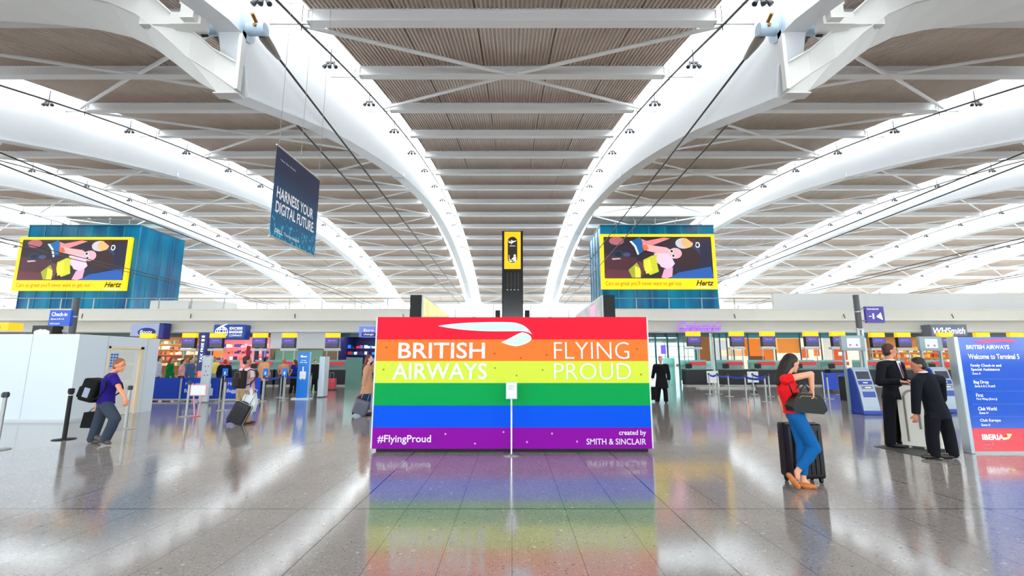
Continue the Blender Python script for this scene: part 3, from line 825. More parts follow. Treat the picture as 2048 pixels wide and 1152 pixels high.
# ------------------------------------------------------------------ check in totem with the lit departures sign
ty = 25.0
X0, X1, _, Z1 = rect(1004, 462, 1046, 632, ty)
o = thing('sign_tower', 'tall dark glass tower with a lit orange departures sign behind the rainbow board', 'sign tower', ((X0 + X1) / 2, ty, 0))
GT = mat('smoked_glass', (34, 38, 44), .18)
b = MB(); b.box(X0, ty, 0, X1, ty + .6, Z1); b.build('casing', BLACK, o)
b = MB(); b.box(X0 + .05, ty - .03, 0, X1 - .05, ty, zz(541, ty)); b.build('glass_face', GT, o)
b = MB(); b.box(X0 + .13, ty - .05, zz(538, ty), X1 - .13, ty, zz(464, ty)); b.build('light_panel', mat('lit_orange', (255, 158, 0), .4, emit=.85), o)
xm = (X0 + X1) / 2
b = MB(); za, zb = zz(526, ty), zz(474, ty); r = .27
pts = [(xm + r * math.cos(t), ty - .06, zb - r + r * math.sin(t)) for t in np.linspace(0, PI, 14)] + [(xm - r * math.cos(t), ty - .06, za + r - r * math.sin(t)) for t in np.linspace(0, PI, 14)]
b.prism(pts, (0, .008, 0)); b.build('symbol_plate', mat('plate_black', (26, 18, 12), .5), o)
def glyph(polys, name='symbol'):
    b = MB()
    for pl in polys: b.prism([(xm + x, ty - .068, z) for x, z in pl], (0, .006, 0))
    b.build(name, mat('lit_cream', (255, 244, 216), .5, emit=.7), o)
zc = zb - .33
glyph([[(-.21, zc - .02), (-.2, zc + .01), (.14, zc + .09), (.21, zc + .1), (.2, zc + .07), (.1, zc + .03), (-.14, zc - .04)], [(-.02, zc + .03), (-.1, zc + .12), (-.07, zc + .13), (.07, zc + .06)], [(-.04, zc + .0), (-.1, zc - .1), (-.07, zc - .1), (.06, zc + .03)], [(-.19, zc), (-.24, zc + .09), (-.21, zc + .1), (-.14, zc + .02)], [(-.16, zc - .2), (.16, zc - .2), (.16, zc - .22), (-.16, zc - .22)]])
zc = za + .22
glyph([[(-.18, zc), (-.14, zc), (-.1, zc - .1), (-.0, zc - .12), (.0, zc - .16), (-.15, zc - .16)], [(.04, zc - .14), (.2, zc - .14), (.2, zc + .1), (.14, zc + .14), (.08, zc + .12), (-.06, zc - .02), (-.04, zc - .06), (.06, zc + .0)], [(.06, zc + .17), (.1, zc + .13), (.17, zc + .15), (.19, zc + .21), (.14, zc + .27), (.08, zc + .25)], [(-.2, zc + .22), (-.18, zc + .22), (-.18, zc - .02), (-.2, zc - .02)]])
b = MB()
for i in range(4): b.box(X0 + .3 + i * .2, ty - .035, zz(575, ty), X0 + .34 + i * .2, ty - .03, zz(545, ty))
b.build('ventilation_slot', mat('dark_olive', (60, 58, 30), .5), o)
b = MB()
for i in range(4): b.box(X0 + .28 + i * .2, ty - .036, zz(579, ty) - .04, X0 + .33 + i * .2, ty - .03, zz(579, ty))
b.build('indicator_light', mat('indicator_white', (230, 225, 200), .5, emit=.6), o)
for sx in (-1, 1):
    b = MB(); b.box(xm + sx * .68, ty, 2.9, xm + sx * .95, ty + .3, zz(620, ty)); b.build('side_screen', BLACK, o)

# lit advertising walls flanking the passage
def adwall(sd, x0, x1, cols, lab):
    o = thing('advertising_wall', lab, 'advertising wall', ((x0 + x1) / 2, 20, 0))
    b = MB(); b.box(x0, 20, 0, x1, 20.25, 4.45); b.build('end_post', BLACK, o)
    xi = x1 if sd == 'left' else x0
    b = MB(); b.box(min(xi, xi + (.06 if sd == 'left' else -.06)), 20.02, 0, max(xi, xi + (.06 if sd == 'left' else -.06)), 28.5, 4.45); b.box(x0 + .1, 20.25, 0, x1 - .1, 28.5, 4.3)
    b.build('casing', mat('silver_casing', (190, 190, 190), .4, .3), o)
    xf = xi + (.07 if sd == 'left' else -.07)
    b = MB(); b.box(min(xi, xf), 20.15, .3, max(xi, xf), 28.4, 4.36); 
    b.build('light_panel', cols, o)
    return o, xf
def swirl(name, c1, c2, em):
    m = bpy.data.materials.new(name); m.use_nodes = True; nt = m.node_tree; b = nt.nodes['Principled BSDF']
    tc = nt.nodes.new('ShaderNodeTexCoord'); n = nt.nodes.new('ShaderNodeTexNoise'); n.inputs['Scale'].default_value = 1.2
    r = nt.nodes.new('ShaderNodeValToRGB'); r.color_ramp.elements[0].color = rgb(*c1); r.color_ramp.elements[0].position = .4; r.color_ramp.elements[1].color = rgb(*c2); r.color_ramp.elements[1].position = .62
    nt.links.new(tc.outputs['Object'], n.inputs['Vector']); nt.links.new(n.outputs['Fac'], r.inputs[0])
    nt.links.new(r.outputs[0], b.inputs['Base Color']); nt.links.new(r.outputs[0], b.inputs['Emission Color']); b.inputs['Emission Strength'].default_value = em
    return m
lx0, lx1, _, _ = rect(820, 590, 843, 632, 20)
adwall('left', lx0, lx1, swirl('yellow_print', (250, 224, 120), (228, 178, 110), .6), 'black ended advertising wall with a yellow lit face, left of the sign tower')
rx0, rx1, _, _ = rect(1207, 588, 1230, 632, 20)
o, xf = adwall('right', rx0, rx1, swirl('grey_print', (150, 150, 156), (176, 172, 176), .25), 'black ended advertising wall with a grey face, right of the sign tower')
b = MB(); b.box(xf - .012, 21.6, 3.3, xf - .002, 23.0, 4.25); b.build('pink_patch', mat('pink_print', (236, 150, 190), .5, emit=.4), o)

# ------------------------------------------------------------------ information totem, right
ip = ground(1950, 908); iy = ip.y
o = thing('information_board', 'blue terminal information board with a red foot and silver edge, at the right', 'information board', (ip.x + .75, iy, 0))
itz = at(1931, 673, iy).z; ix0 = ip.x + .02
b = MB(); b.box(ix0 - .07, iy, 0, ix0, iy + .16, itz, bevel=.015); b.build('edge_post', mat('satin_silver', (176, 186, 196), .3, .5), o)
b = MB(); b.box(ix0 + 1.5, iy, 0, ix0 + 1.58, iy + .16, itz, bevel=.015); b.build('edge_post', mat('satin_silver', (176, 186, 196), .3, .5), o)
BLU = mat('glossy_airline_blue', (22, 84, 196), .12)
zr = zz(857, iy)
b = MB(); b.box(ix0, iy + .02, zr, ix0 + 1.5, iy + .14, itz - .01); b.build('blue_panel', BLU, o)
b = MB(); b.box(ix0, iy + .02, .04, ix0 + 1.5, iy + .14, zr); b.build('red_panel', mat('glossy_red', (222, 40, 62), .12), o)
b = MB(); b.box(ix0, iy + .04, 0, ix0 + 1.5, iy + .12, .04); b.build('base_strip', STEEL, o)
def it(s, x, y0, y1, x1=None, bold=0.0, m=TXTE):
    a = at(x, (y0 + y1) / 2, iy); H_ = zz(y0, iy) - zz(y1, iy)
    W_ = (at(x1, (y0 + y1) / 2, iy).x - a.x) if x1 else None
    return text(s, (a.x, iy + .016, zz(y1, iy)), W_, H_, m, o, bold=bold, ext=.002)
it('BRITISH AIRWAYS', 1934, 690, 698, 2020, .02)
it('Welcome to Terminal 5', 1938, 708, 718, 2040, .01)
it('Family Check-in and', 1943, 728, 735, 2004); it('Special Assistance', 1944, 736, 743, 2001); it('Zone A', 1946, 745, 749, 1963)
it('Bag Drop', 1949, 761, 769, 1979); it('Zones A, B, C, D and E', 1951, 770, 775, 1992)
it('First', 1954, 787, 794, 1968); it('First Wing (Zone J)', 1955, 796, 801, 1996)
it('Club World', 1958, 814, 821, 1995); it('Zone H', 1960, 824, 828, 1978)
it('Club Europe', 1962, 838, 845, 2003); it('Zone G', 1964, 848, 852, 1982)
it('IBERIA', 1966, 869, 880, 2010, .03); it('Zone D', 1970, 887, 891, 1990, m=mat('faint_pink', (238, 150, 160), .4)); it('Zone E', 1971, 895, 898, 1986, m=mat('faint_pink', (238, 150, 160), .4))
b = MB()
for y in (758, 782, 808, 833): b.box(at(1950, y, iy).x - .03, iy + .014, zz(y, iy) - .003, ix0 + 1.48, iy + .02, zz(y, iy))
b.build('divider_line', mat('pale_blue_line', (90, 150, 226), .4), o)
def ipoly(path, m, name='emblem'):
    pts = [at(x, y, iy) + Vector((0, .012 - (at(x, y, iy).y - iy), 0)) for x, y in path]
    b = MB(); b.prism(pts, (0, .004, 0)); b.build(name, m, o)
ipoly([(1945, 682), (2005, 677), (2028, 680), (2034, 686), (2010, 683), (1965, 686)], mat('ribbon_red', (226, 60, 110), .4, emit=.2))
ipoly([(2012, 880), (2020, 878), (2026, 868), (2014, 868), (2018, 874), (2008, 876)], mat('tail_gold', (250, 214, 150), .4, emit=.2))

# ------------------------------------------------------------------ podium and mat
pc = ground(1838, 897)
o = thing('podium', 'beige moulded podium with rounded top between the two men in suits', 'podium', (pc.x, pc.y, 0))
bl = ground(1806, 895); br = ground(1888, 904)
ax = (br - bl); wd = ax.length; ax.normalize(); nx = Vector((ax.y, -ax.x, 0))   # nx faces the viewer
hz = 1.13
def podp(u, z, off=0): return bl + ax * u + nx * off + Vector((0, 0, z))
outl = [(0, .05), (0, .95)] + [(.16 - .16 * math.cos(t), .95 + .16 * math.sin(t)) for t in np.linspace(.2, PI / 2, 6)] + [(wd * .55, hz), (wd - .1, hz - .02), (wd, hz - .12), (wd, .05)]
b = MB(); b.prism([podp(u, z) for u, z in outl], -nx * .3)
POD = mat('beige_moulded_plastic', (230, 224, 214), .4)
b.build('shell', POD, o)
inl = [(.1, .12), (.1, .9)] + [(.22 - .12 * math.cos(t), .9 + .12 * math.sin(t)) for t in np.linspace(.2, PI / 2, 5)] + [(wd * .52, 1.03), (wd * .52, .12)]
b = MB()
for i in range(len(inl) - 2):
    a, c = inl[i], inl[i + 1]; b.beam(podp(a[0], a[1], .006), podp(c[0], c[1], .006), .014, .04)
b.build('groove', mat('podium_groove', (150, 145, 138), .5), o)
b = MB(); b.beam(podp(wd * .52, .35, .006), podp(wd * .52, .75, .006), .014, .045); b.build('slot', mat('podium_groove', (150, 145, 138), .5), o)
b = MB(); b.prism([podp(-.02, 0, .03), podp(wd + .02, 0, .03), podp(wd + .02, 0, -.34), podp(-.02, 0, -.34)], (0, 0, .05)); b.build('base', DSTEEL, o)
for q in (.12, wd * .6):
    b = MB(); w = podp(q, .03, .06); b.tube([w - ax * .02, w + ax * .02], .03, 12); b.build('castor', STEEL, o)
b = MB(); b.prism([podp(.05, hz, -.05), podp(wd - .1, hz, -.05), podp(wd - .1, hz + .0, -.27), podp(.05, hz, -.27)], (0, 0, .015)); b.build('top_tray', DSTEEL, o)
mt = thing('floor_mat', 'thin dark rubber mat under the beige podium', 'mat', (pc.x, pc.y, 0))
q = [ground(1748, 893), ground(1800, 905), ground(1884, 921), ground(1850, 890), ground(1795, 888)]
b = MB(); b.prism([v + Vector((0, 0, .001)) for v in q], (0, 0, .006)); b.build('sheet', mat('dark_mat', (58, 56, 58), .5), mt)

# ------------------------------------------------------------------ self-service kiosks
def kiosk(px, py, label, wpx):
    """blue and silver check in kiosk with a glass gantry and a small screen above"""
    g = ground(px, py); x, y = g.x, g.y
    o = thing('check_in_kiosk', label, 'kiosk', (x, y, 0))
    SIL = mat('silver_kiosk_shell', (168, 180, 194), .4, .1); KB = mat('kiosk_blue', (20, 60, 160), .35)
    w = .24
    prof = [(-.02, 0), (.0, .25), (.06, .62), (.16, 1.0), (.24, 1.28), (.32, 1.36), (.52, 1.3), (.55, 0)]       # y offset, z
    b = MB(); b.prism([(x - w, y + a, z) for a, z in prof], (2 * w, 0, 0)); b.build('body', SIL, o)
    b = MB(); b.prism([(x - w - .03, y + a * .95 + .03, z * .98) for a, z in prof], (.03, 0, 0)); b.prism([(x + w, y + a * .95 + .03, z * .98) for a, z in prof], (.03, 0, 0)); b.build('side_panel', KB, o)
    def face(u0, u1, z0, z1, m, name, off=.012):
        def yo(z): return float(np.interp(z, [0, .25, .62, 1.0, 1.28], [-.02, 0, .06, .16, .24]))
        b = MB(); vs = [(x + u0, y + yo(z0) - off, z0), (x + u1, y + yo(z0) - off, z0), (x + u1, y + yo(z1) - off, z1), (x + u0, y + yo(z1) - off, z1)]
        b.prism(vs, (0, .02, 0)); b.build(name, m, o)
    face(-.19, .19, 1.02, 1.24, mat('kiosk_screen', (56, 66, 80), .2), 'screen')
    face(-.2, .2, .86, .97, KB, 'reader_panel'); face(-.07, .07, .9, .93, TXT, 'logo', .018)
    face(-.14, .18, .74, .82, mat('kiosk_slot', (110, 116, 124), .3), 'printer_slot'); face(-.05, .12, .76, .79, TXT, 'ticket', .02)
    face(-.16, .2, .5, .66, KB, 'lower_panel')
    b = MB(); b.box(x - w - .05, y - .06, 0, x + w + .05, y + .6, .12, bevel=.02); b.build('plinth', KB, o)
    # gantry
    for sx in (-1, 1):
        b = MB(); b.box(x + sx * .3 - .025, y + .42, 0, x + sx * .3 + .025, y + .5, 2.28); b.build('gantry_post', mat('gantry_grey', (150, 166, 168), .35, .3), o)
    b = MB(); b.box(x - .4, y + .36, 1.86, x + .32, y + .46, 2.32, bevel=.01); b.build('screen_surround', mat('gantry_panel', (146, 160, 164), .35), o)
    b = MB(); b.box(x - .24, y + .35, 1.95, x + .16, y + .37, 2.24); b.build('upper_screen', mat('pale_screen', (196, 200, 214), .3, emit=.25), o)
    b = MB()
    for sx in (-.15, .05): b.tube([(x + sx, y + .345, 2.03), (x + sx, y + .352, 2.03)], .03, 12)
    b.build('indicator', mat('indicator_red', (190, 60, 90), .4, emit=.2), o)
    return o
kiosk(1745, 830, 'blue and silver check-in kiosk nearest the woman in red, under a small screen', 50)
kiosk(1907, 826, 'blue and silver check-in kiosk just left of the blue information board', 50)
g = ground(1857, 815); 
#rbox('kiosk_return', 'pale low cabinet between the two kiosks', 'cabinet', 1758, 762, 1786, 828, 11.9, .35, mat('pale_laminate', (196, 204, 210), .4))
rbox('waste_bin', 'slim black litter bin beside the first kiosk', 'bin', 1693, 753, 1704, 803, 18.2, .4, BLACK)

# ------------------------------------------------------------------ poles with signs
def pole(px, py_top, Y, wtop, label):
    p = at(px, py_top, Y)
    o = thing('sign_pole', label, 'pole', (p.x, Y, 0))
    zt = p.z
    b = MB(); b.tube([(p.x, Y, zt - 1.3), (p.x, Y, zt)], .1, 18); b.build('cap_section', mat('dark_pole_cap', (74, 74, 80), .4), o)
    b = MB(); b.tube([(p.x - .07, Y, 0), (p.x - .07, Y, zt - 1.25)], .055, 14); b.tube([(p.x + .07, Y, 0), (p.x + .07, Y, zt - 1.25)], .055, 14); b.build('shaft', STEEL, o)
    b = MB(); b.lathe([(0, 0), (.3, 0), (.3, .02), (.12, .03), (0, .03)], (p.x, Y, 0)); b.build('base', STEEL, o)
    for dz in (.62, 1.28):
        b = MB(); b.tube([(p.x, Y, zt - dz - .04), (p.x, Y, zt - dz)], .115, 16); b.build('collar', STEEL, o)
    return p, o
p, o = pole(1711, 590, 17, 20, 'slender sign pole with a dark top behind the first kiosk')
PUR = mat('sign_purple', (52, 40, 150), .35, emit=.12)
X0, X1, Z0, Z1 = rect(1726, 614, 1762, 646, 17)
s_ = thing('direction_sign', 'small purple sign with a white arrow and minus one, on the right pole', 'sign', ((X0 + X1) / 2, 16.9, Z0))
b = MB(); b.box(X0, 16.85, Z0, X1, 16.95, Z1); b.build('panel', PUR, s_)
for z in (Z0 + .08, Z1 - .08):
    b = MB(); b.tube([(p.x + .08, 16.9, z), (X0 + .02, 16.9, z)], .025, 8); b.build('bracket', STEEL, s_)
text('1', (X0 + .23, 16.847, Z0 + .14), .06, .2, TXTE, s_); b = MB(); b.box(X0 + .1, 16.843, Z0 + .225, X0 + .19, 16.849, Z0 + .25); b.build('minus_mark', TXTE, s_); text('International', (X0 + .06, 16.847, Z1 - .12), .42, .06, TXTE, s_)
b = MB(); b.prism([(X0 + .37, 16.845, Z0 + .22), (X0 + .55, 16.845, Z0 + .38), (X0 + .6, 16.845, Z0 + .1)], (0, .004, 0)); b.build('arrow', TXTE, s_)
p, o = pole(154, 596, 15.3, 20, 'slender sign pole with a dark top rising behind the white hoarding')
X0, X1, Z0, Z1 = rect(104, 621, 146, 652, 15.2)
s_ = thing('check_in_sign', 'small blue sign reading Check-in on the left pole', 'sign', ((X0 + X1) / 2, 15.2, Z0))
b = MB(); b.box(X0, 15.1, Z0, X1, 15.2, Z1); b.build('panel', mat('sign_blue', (14, 74, 190), .35, emit=.15), s_)
for z in (Z0 + .08, Z1 - .08):
    b = MB(); b.tube([(X1 - .02, 15.15, z), (p.x - .08, 15.15, z)], .025, 8); b.build('bracket', STEEL, s_)
text('Check-in', (X0 + .08, 15.097, Z1 - .2), .52, .13, TXTE, s_, bold=.01); text('Zones A B C D', (X0 + .07, 15.097, Z1 - .32), .44, .05, TXTE, s_); text('Information', (X0 + .07, 15.097, Z0 + .05), .32, .05, TXTE, s_)

# ------------------------------------------------------------------ queue posts
def post(px, py, label, black=False, h=None, g=None, r=.032, belts=True):
    g = g or ground(px, py); x, y = g.x, g.y; h = h or .98
    M_ = BLACK if black else STEEL
    o = thing('queue_post', label, 'queue post', (x, y, 0))
    b = MB(); b.lathe([(0, 0), (.19, 0), (.19, .012), (.1, .022), (.04, .03), (0, .03)], (x, y, 0), 28); b.build('base', M_, o)
    b = MB(); b.tube([(x, y, .02), (x, y, h - .06)], r, 14); b.build('shaft', M_, o)
    b = MB(); b.tube([(x, y, h - .1), (x, y, h)], r + .012, 14); b.box(x - .02, y - .055, h - .085, x + .02, y + .055, h - .02); b.build('belt_head', BLACK if black else DSTEEL, o)
    if black:
        b = MB(); b.tube([(x, y, h - .14), (x, y, h - .125)], r + .003, 14); b.build('white_band', TXT, o)
    return o, Vector((x, y, h))
def belt(a, c, label, z=.88, m=None, wdt=.09, group=None):
    a = Vector((a.x, a.y, z)); c = Vector((c.x, c.y, z))
    d = (c - a).normalized(); sd = Vector((-d.y, d.x, 0)) * .002
    a2, c2 = a + d * .05, c - d * .05
    b = MB(); n = 6; vs = []
    for i in range(n + 1):
        t = i / n; p = a2.lerp(c2, t) - Vector((0, 0, .05 * math.sin(PI * t)))
        vs += [p - sd + Vector((0, 0, -wdt / 2)), p - sd + Vector((0, 0, wdt / 2)), p + sd + Vector((0, 0, wdt / 2)), p + sd + Vector((0, 0, -wdt / 2))]
    fs = [(4 * i + q, 4 * i + (q + 1) % 4, 4 * i + 4 + (q + 1) % 4, 4 * i + 4 + q) for i in range(n) for q in range(4)]
    b.add(vs, fs); return tag(b.build('queue_belt', m or mat('belt_blue', (10, 56, 190), .5)), label, 'belt', group)
post(128, 879, 'matt black queue post with a white band in front of the hoarding', True, 1.0, r=.038)
post(250, 858, 'brushed steel queue post just in front of the walking man in a purple shirt')
post(-8, 900, 'grey queue post cut off by the left edge of the picture', False, 1.0)
post(372, 833, 'steel queue post holding the small white notice frame')
post(446, 821, 'steel queue post in front of the blue banners, left of the man with the backpack')
# blue fence banners between posts
fy = 18.1
FB = mat('fence_blue', (10, 66, 196), .5)
def fence(px0, px1, label, txt=None):
    X0, X1, Z0, Z1 = rect(px0, 757, px1, 801, fy)
    o = thing('queue_banner', label, 'banner', ((X0 + X1) / 2, fy, 0))
    b = MB(); b.box(X0, fy, .1, X1, fy + .02, .9); b.build('panel', FB, o)
    b = MB(); b.box(X0, fy - .02, .04, X1, fy + .05, .1); b.build('bottom_rail', mat('pale_steel_rail', (205, 208, 212), .35, .4), o)
    if txt:
        H_ = .16
        text('Have you', (X0 + .14, fy - .004, .58), .62, H_, TXT, o, bold=.01); text('Baggage?', (X0 + .12, fy - .004, .3), .66, H_ + .02, TXT, o, bold=.01)
        tx = X1 - .32
        b = MB(); b.box(tx - .11, fy - .008, .22, tx + .11, fy - .002, .5, bevel=.003); b.box(tx - .02, fy - .008, .5, tx + .02, fy - .002, .68); b.build('bag_symbol', TXT, o)
    return o
fence(303, 359, 'plain blue queue banner next to the white hoarding')
fence(363, 437, 'blue queue banner about baggage behind the small framed notice', 1)
fence(448, 520, 'blue queue banner about baggage behind the man with the backpack', 1)
for px, l in ((361, 'steel queue post between the plain banner and the first baggage banner'), (441, 'steel queue post between the two baggage banners'), (526, 'steel queue post at the right end of the blue banners')):
    g = at(px, 780, fy - .05); post(0, 0, l, g=Vector((g.x, fy - .05, 0)))
# small framed notice on the post, and red/white trestle under
g = ground(396, 833)
o = thing('framed_notice', 'small white notice in a pale red frame in front of the baggage banner', 'notice', (g.x, g.y, 0))
X0, X1, Z0, Z1 = rect(380, 769, 413, 792, g.y)
b = MB(); b.box(X0, g.y, Z0, X1, g.y + .02, Z1, bevel=.005); b.build('frame', mat('pale_red_frame', (226, 160, 168), .4), o)
b = MB(); b.box(X0 + .03, g.y - .004, Z0 + .03, X1 - .03, g.y, Z1 - .03); b.build('paper', mat('paper_white', (232, 234, 238), .7), o)
for dx in (-.12, .12):
    xm_ = (X0 + X1) / 2
    b = MB(); b.beam((xm_ + dx, g.y + .01, Z0 + .02), (xm_ + dx * .3, g.y + .01, .02), .03, .02); b.build('leg', mat('pale_red_frame', (226, 160, 168), .4), o)
b = MB(); b.lathe([(0, 0), (.12, 0), (.12, .012), (0, .02)], ((X0 + X1) / 2, g.y + .01, 0)); b.build('base', mat('coral_plastic', (226, 96, 92), .5), o)

# ------------------------------------------------------------------ white information stands and blue bag stand
def stand(px0, py0, px1, py1, m, label, cat, name='information_stand', depth_=.12, foot=True):
    xm = (px0 + px1) / 2; g = ground(xm, py1); Y = g.y
    X0, X1, _, Z1 = rect(px0, py0, px1, py1, Y)
    o = thing(name, label, cat, ((X0 + X1) / 2, Y, 0))
    b = MB(); b.box(X0, Y, .04, X1, Y + depth_, Z1, bevel=.01); b.build('panel', m, o)
    if foot:
        b = MB(); b.box(X0 - .12, Y - .15, 0, X1 + .12, Y + depth_ + .15, .04); b.build('foot', mat('white_foot', (236, 238, 240), .4), o)
    return o, X0, X1, Y, Z1
o, X0, X1, Y, Z1 = stand(401, 711, 418, 806, mat('pale_stand', (214, 226, 234), .35), 'tall narrow white information stand behind the framed notice', 'stand', foot=False)
b = MB()
for z in (1.35, 1.02):
    for x in (.13, .25): b.tube([(X0 + x, Y - .006, z), (X0 + x, Y, z)], .022, 10)
b.build('red_dot', mat('dot_red', (180, 60, 80), .5), o)
b = MB(); b.box(X0 + .1, Y - .004, 1.7, X0 + .26, Y, 1.74); b.box(X0 + .16, Y - .004, 1.12, X0 + .19, Y, 1.2); b.build('printed_line', mat('grey_print', (150, 152, 160), .7), o)
o, X0, X1, Y, Z1 = stand(594, 704, 617, 798, mat('stand_blue', (20, 116, 214), .35, emit=.1), 'tall bright blue stand with a white suitcase symbol on a white base', 'stand')
xm = (X0 + X1) / 2
b = MB(); b.box(xm - .13, Y - .012, .82, xm + .13, Y - .004, 1.12, bevel=.003); b.box(xm - .03, Y - .012, 1.12, xm + .03, Y - .004, 1.32); b.box(xm - .09, Y - .012, .78, xm - .05, Y - .004, .82); b.box(xm + .05, Y - .012, .78, xm + .09, Y - .004, .82); b.build('suitcase_symbol', TXT, o)
text('Bag', (xm - .13, Y - .006, 1.68), .26, .1, TXTE, o, bold=.02); text('drop', (xm - .1, Y - .006, 1.55), .2, .05, TXTE, o); text('this way', (xm - .15, Y - .006, 1.46), .3, .06, TXTE, o)
b = MB(); b.box(X1, Y, .04, X1 + .03, Y + .12, Z1); b.build('edge', mat('pale_edge', (160, 200, 226), .3), o)
o, X0, X1, Y, Z1 = stand(637, 713, 648, 795, mat('pale_stand', (214, 226, 234), .35), 'slim white stand seen nearly edge-on right of the blue suitcase stand', 'stand', depth_=.5, foot=False)
# ------------------------------------------------------------------ check-in desks with overhead screens
SCY = mat('screen_header_yellow', (255, 200, 0), .45, emit=.45)
SCP = mat('screen_purple', (62, 30, 150), .25, emit=.35)
SCD = mat('screen_dark', (26, 22, 60), .25, emit=.1)
GREYM = mat('pale_grey_metal', (186, 188, 190), .4, .3)
TG = glass('teal_glass', (150, 214, 206), clear=.45, gloss=.12)
def screen(px, label, Y=30.0, py=665, group='check-in screens with yellow headers'):
    X0, X1, Z0, Z1 = rect(px - 14, py, px + 14, py + 30, Y)
    xm = (X0 + X1) / 2; h = Z1 - Z0
    o = thing('check_in_screen', label, 'screen', (xm, Y, 0), group)
    b = MB(); b.box(X0, Y, Z0 + h * .68, X1, Y + .25, Z1, bevel=.02); b.build('header', SCY, o)
    b = MB(); b.box(X0 + .02, Y, Z0, X1 - .02, Y + .22, Z0 + h * .68); b.build('casing', BLACK, o)
    b = MB(); b.box(X0 + .05, Y - .012, Z0 + h * .3, X1 - .05, Y, Z0 + h * .66); b.build('display', SCP, o)
    b = MB(); b.box(X0 + .05, Y - .012, Z0 + .04, X1 - .05, Y, Z0 + h * .3); b.build('display', SCD, o)
    text('Bag drop', (xm - .22, Y - .016, Z0 + h * .44), .44, .09, mat('lilac_print', (190, 170, 245), .5, emit=.4), o)
    b = MB(); b.box(X0 - .05, Y + .02, Z0 - .18, X1 + .05, Y + .35, Z0 - .04); b.build('shelf', GREYM, o)
    for sx in (-1, 1):
        b = MB(); b.tube([(xm + sx * .36, Y + .2, .0), (xm + sx * .36, Y + .2, Z0 - .1)], .035, 8); b.build('pole', GREYM, o)
    return o
LS = [(292, 'just above the right end of the white hoarding'), (377, 'left of the dark blue vertical banner'), (432, 'under the globe sign'), (518, 'at the right of the pink-lit shop'), (577, 'left one of the two in front of the plain white wall'), (664, 'right one of the two in front of the plain white wall')]
for px, w in LS: screen(px, 'yellow-topped purple check-in screen ' + w, py=667 if px < 300 else 666)
RS = [(1388, 'directly below the neon script'), (1475, 'second to the right of the rainbow board'), (1537, 'third to the right of the rainbow board'), (1624, 'above the woman in red'), (1678, 'just left of the right sign pole'), (1757, 'just right of the right sign pole'), (1809, 'above the man with the striped tie'), (1894, 'below the newsagent sign'), (1968, 'first above the blue information board'), (2036, 'cut off at the right edge')]
for px, w in RS: screen(px, 'yellow-topped purple check-in screen ' + w, py=663 if px < 1700 else 665)

def desk(px, label, Y=29.0, w=1.7):
    x = at(px, 760, Y).x
    o = thing('check_in_desk', label, 'desk', (x, Y, 0), 'check-in desks')
    b = MB(); b.box(x - w / 2, Y, .08, x + w / 2, Y + .7, 1.0); b.build('counter', DARK, o)
    b = MB(); b.box(x - w / 2 - .03, Y - .05, 1.0, x + w / 2 + .03, Y + .75, 1.05); b.build('worktop', mat('grey_worktop', (120, 122, 126), .35), o)
    b = MB(); b.box(x - w / 2, Y + .02, 0, x + w / 2, Y + .65, .08); b.build('plinth', mat('pale_plinth', (190, 188, 184), .5), o)
    b = MB(); b.box(x - .5, Y + .3, 1.28, x + .6, Y + .36, 1.5); b.build('name_strip', mat('strip_red', (196, 30, 52), .4, emit=.25), o)
    b = MB(); b.box(x - .75, Y + .25, 1.08, x - .35, Y + .3, 1.38); b.tube([(x - .55, Y + .29, 1.05), (x - .55, Y + .29, 1.12)], .03, 6); b.build('monitor', BLACK, o)
    b = MB(); b.box(x - w / 2, Y + .9, .3, x + w / 2, Y + .93, 1.62); b.build('glass_screen', TG, o)
    return o
for px, w in [(1400, 'nearest the rainbow board'), (1475, 'behind the small white notices'), (1540, 'left of the woman in red'), (1624, 'behind the blue queue banners'), (1690, 'behind the first kiosk'), (1757, 'behind the first man in a suit'), (1812, 'between the two men in suits'), (1894, 'behind the second kiosk'), (664, 'with the red suitcase in front, left of the rainbow board'), (577, 'behind the seated travellers'), (518, 'behind the man with the backpack'), (432, 'behind the person in a red cap')]:
    desk(px, 'dark check-in desk ' + w)
# long glass screens in the passage mouths
for sd, q in (('left', [(689, 782), (722, 775)]), ('right', [(1328, 765), (1352, 771)])):
    a, c = ground(*q[0]), ground(*q[1])
    b = MB(); b.prism([a, c, c + Vector((0, 0, 1.75)), a + Vector((0, 0, 1.75))], (0, .04, 0))
    tag(b.build('glass_partition', TG), 'teal glass partition beside the check-in desks, %s of the rainbow board' % sd, 'partition')
rbox('baggage_plinth', 'pale grey low plinth in front of the right check-in desks', 'plinth', 1400, 775, 1512, 789, 26.2, .6, mat('pale_plinth', (190, 188, 184), .5))

# right hand queue area
pr = [(1420, 788), (1437, 788), (1459, 793), (1493, 798), (1508, 789), (1533, 804), (1540, 793)]
ps = []
for i, (x, y) in enumerate(pr):
    o, q = post(x, y, 'steel queue post in the right queue, %s from the rainbow board' % ('first', 'second', 'third', 'fourth', 'fifth', 'sixth', 'seventh')[i]); ps.append(q)
for i, (a, c) in enumerate([(1, 2), (2, 3), (3, 5), (4, 6), (0, 1)]):
    belt(ps[a], ps[c], 'blue queue belt, %s in the queue left of the woman in red' % ('first', 'second', 'third', 'fourth', 'fifth')[i])
o, q1 = post(1658, 798, 'steel queue post just right of the woman in red'); o, q2 = post(1681, 790, 'steel queue post left of the black litter bin')
fy2 = 23.5
X0, X1, Z0, Z1 = rect(1645, 750, 1700, 783, fy2)
o = thing('queue_banner', 'plain blue queue banner to the right of the woman in red', 'banner', ((X0 + X1) / 2, fy2, 0))
b = MB(); b.box(X0, fy2, .12, X1, fy2 + .02, .95); b.build('panel', FB, o)
b = MB(); b.box(X0, fy2 - .03, 0, X0 + .05, fy2 + .03, 1.0); b.build('end_post', STEEL, o)
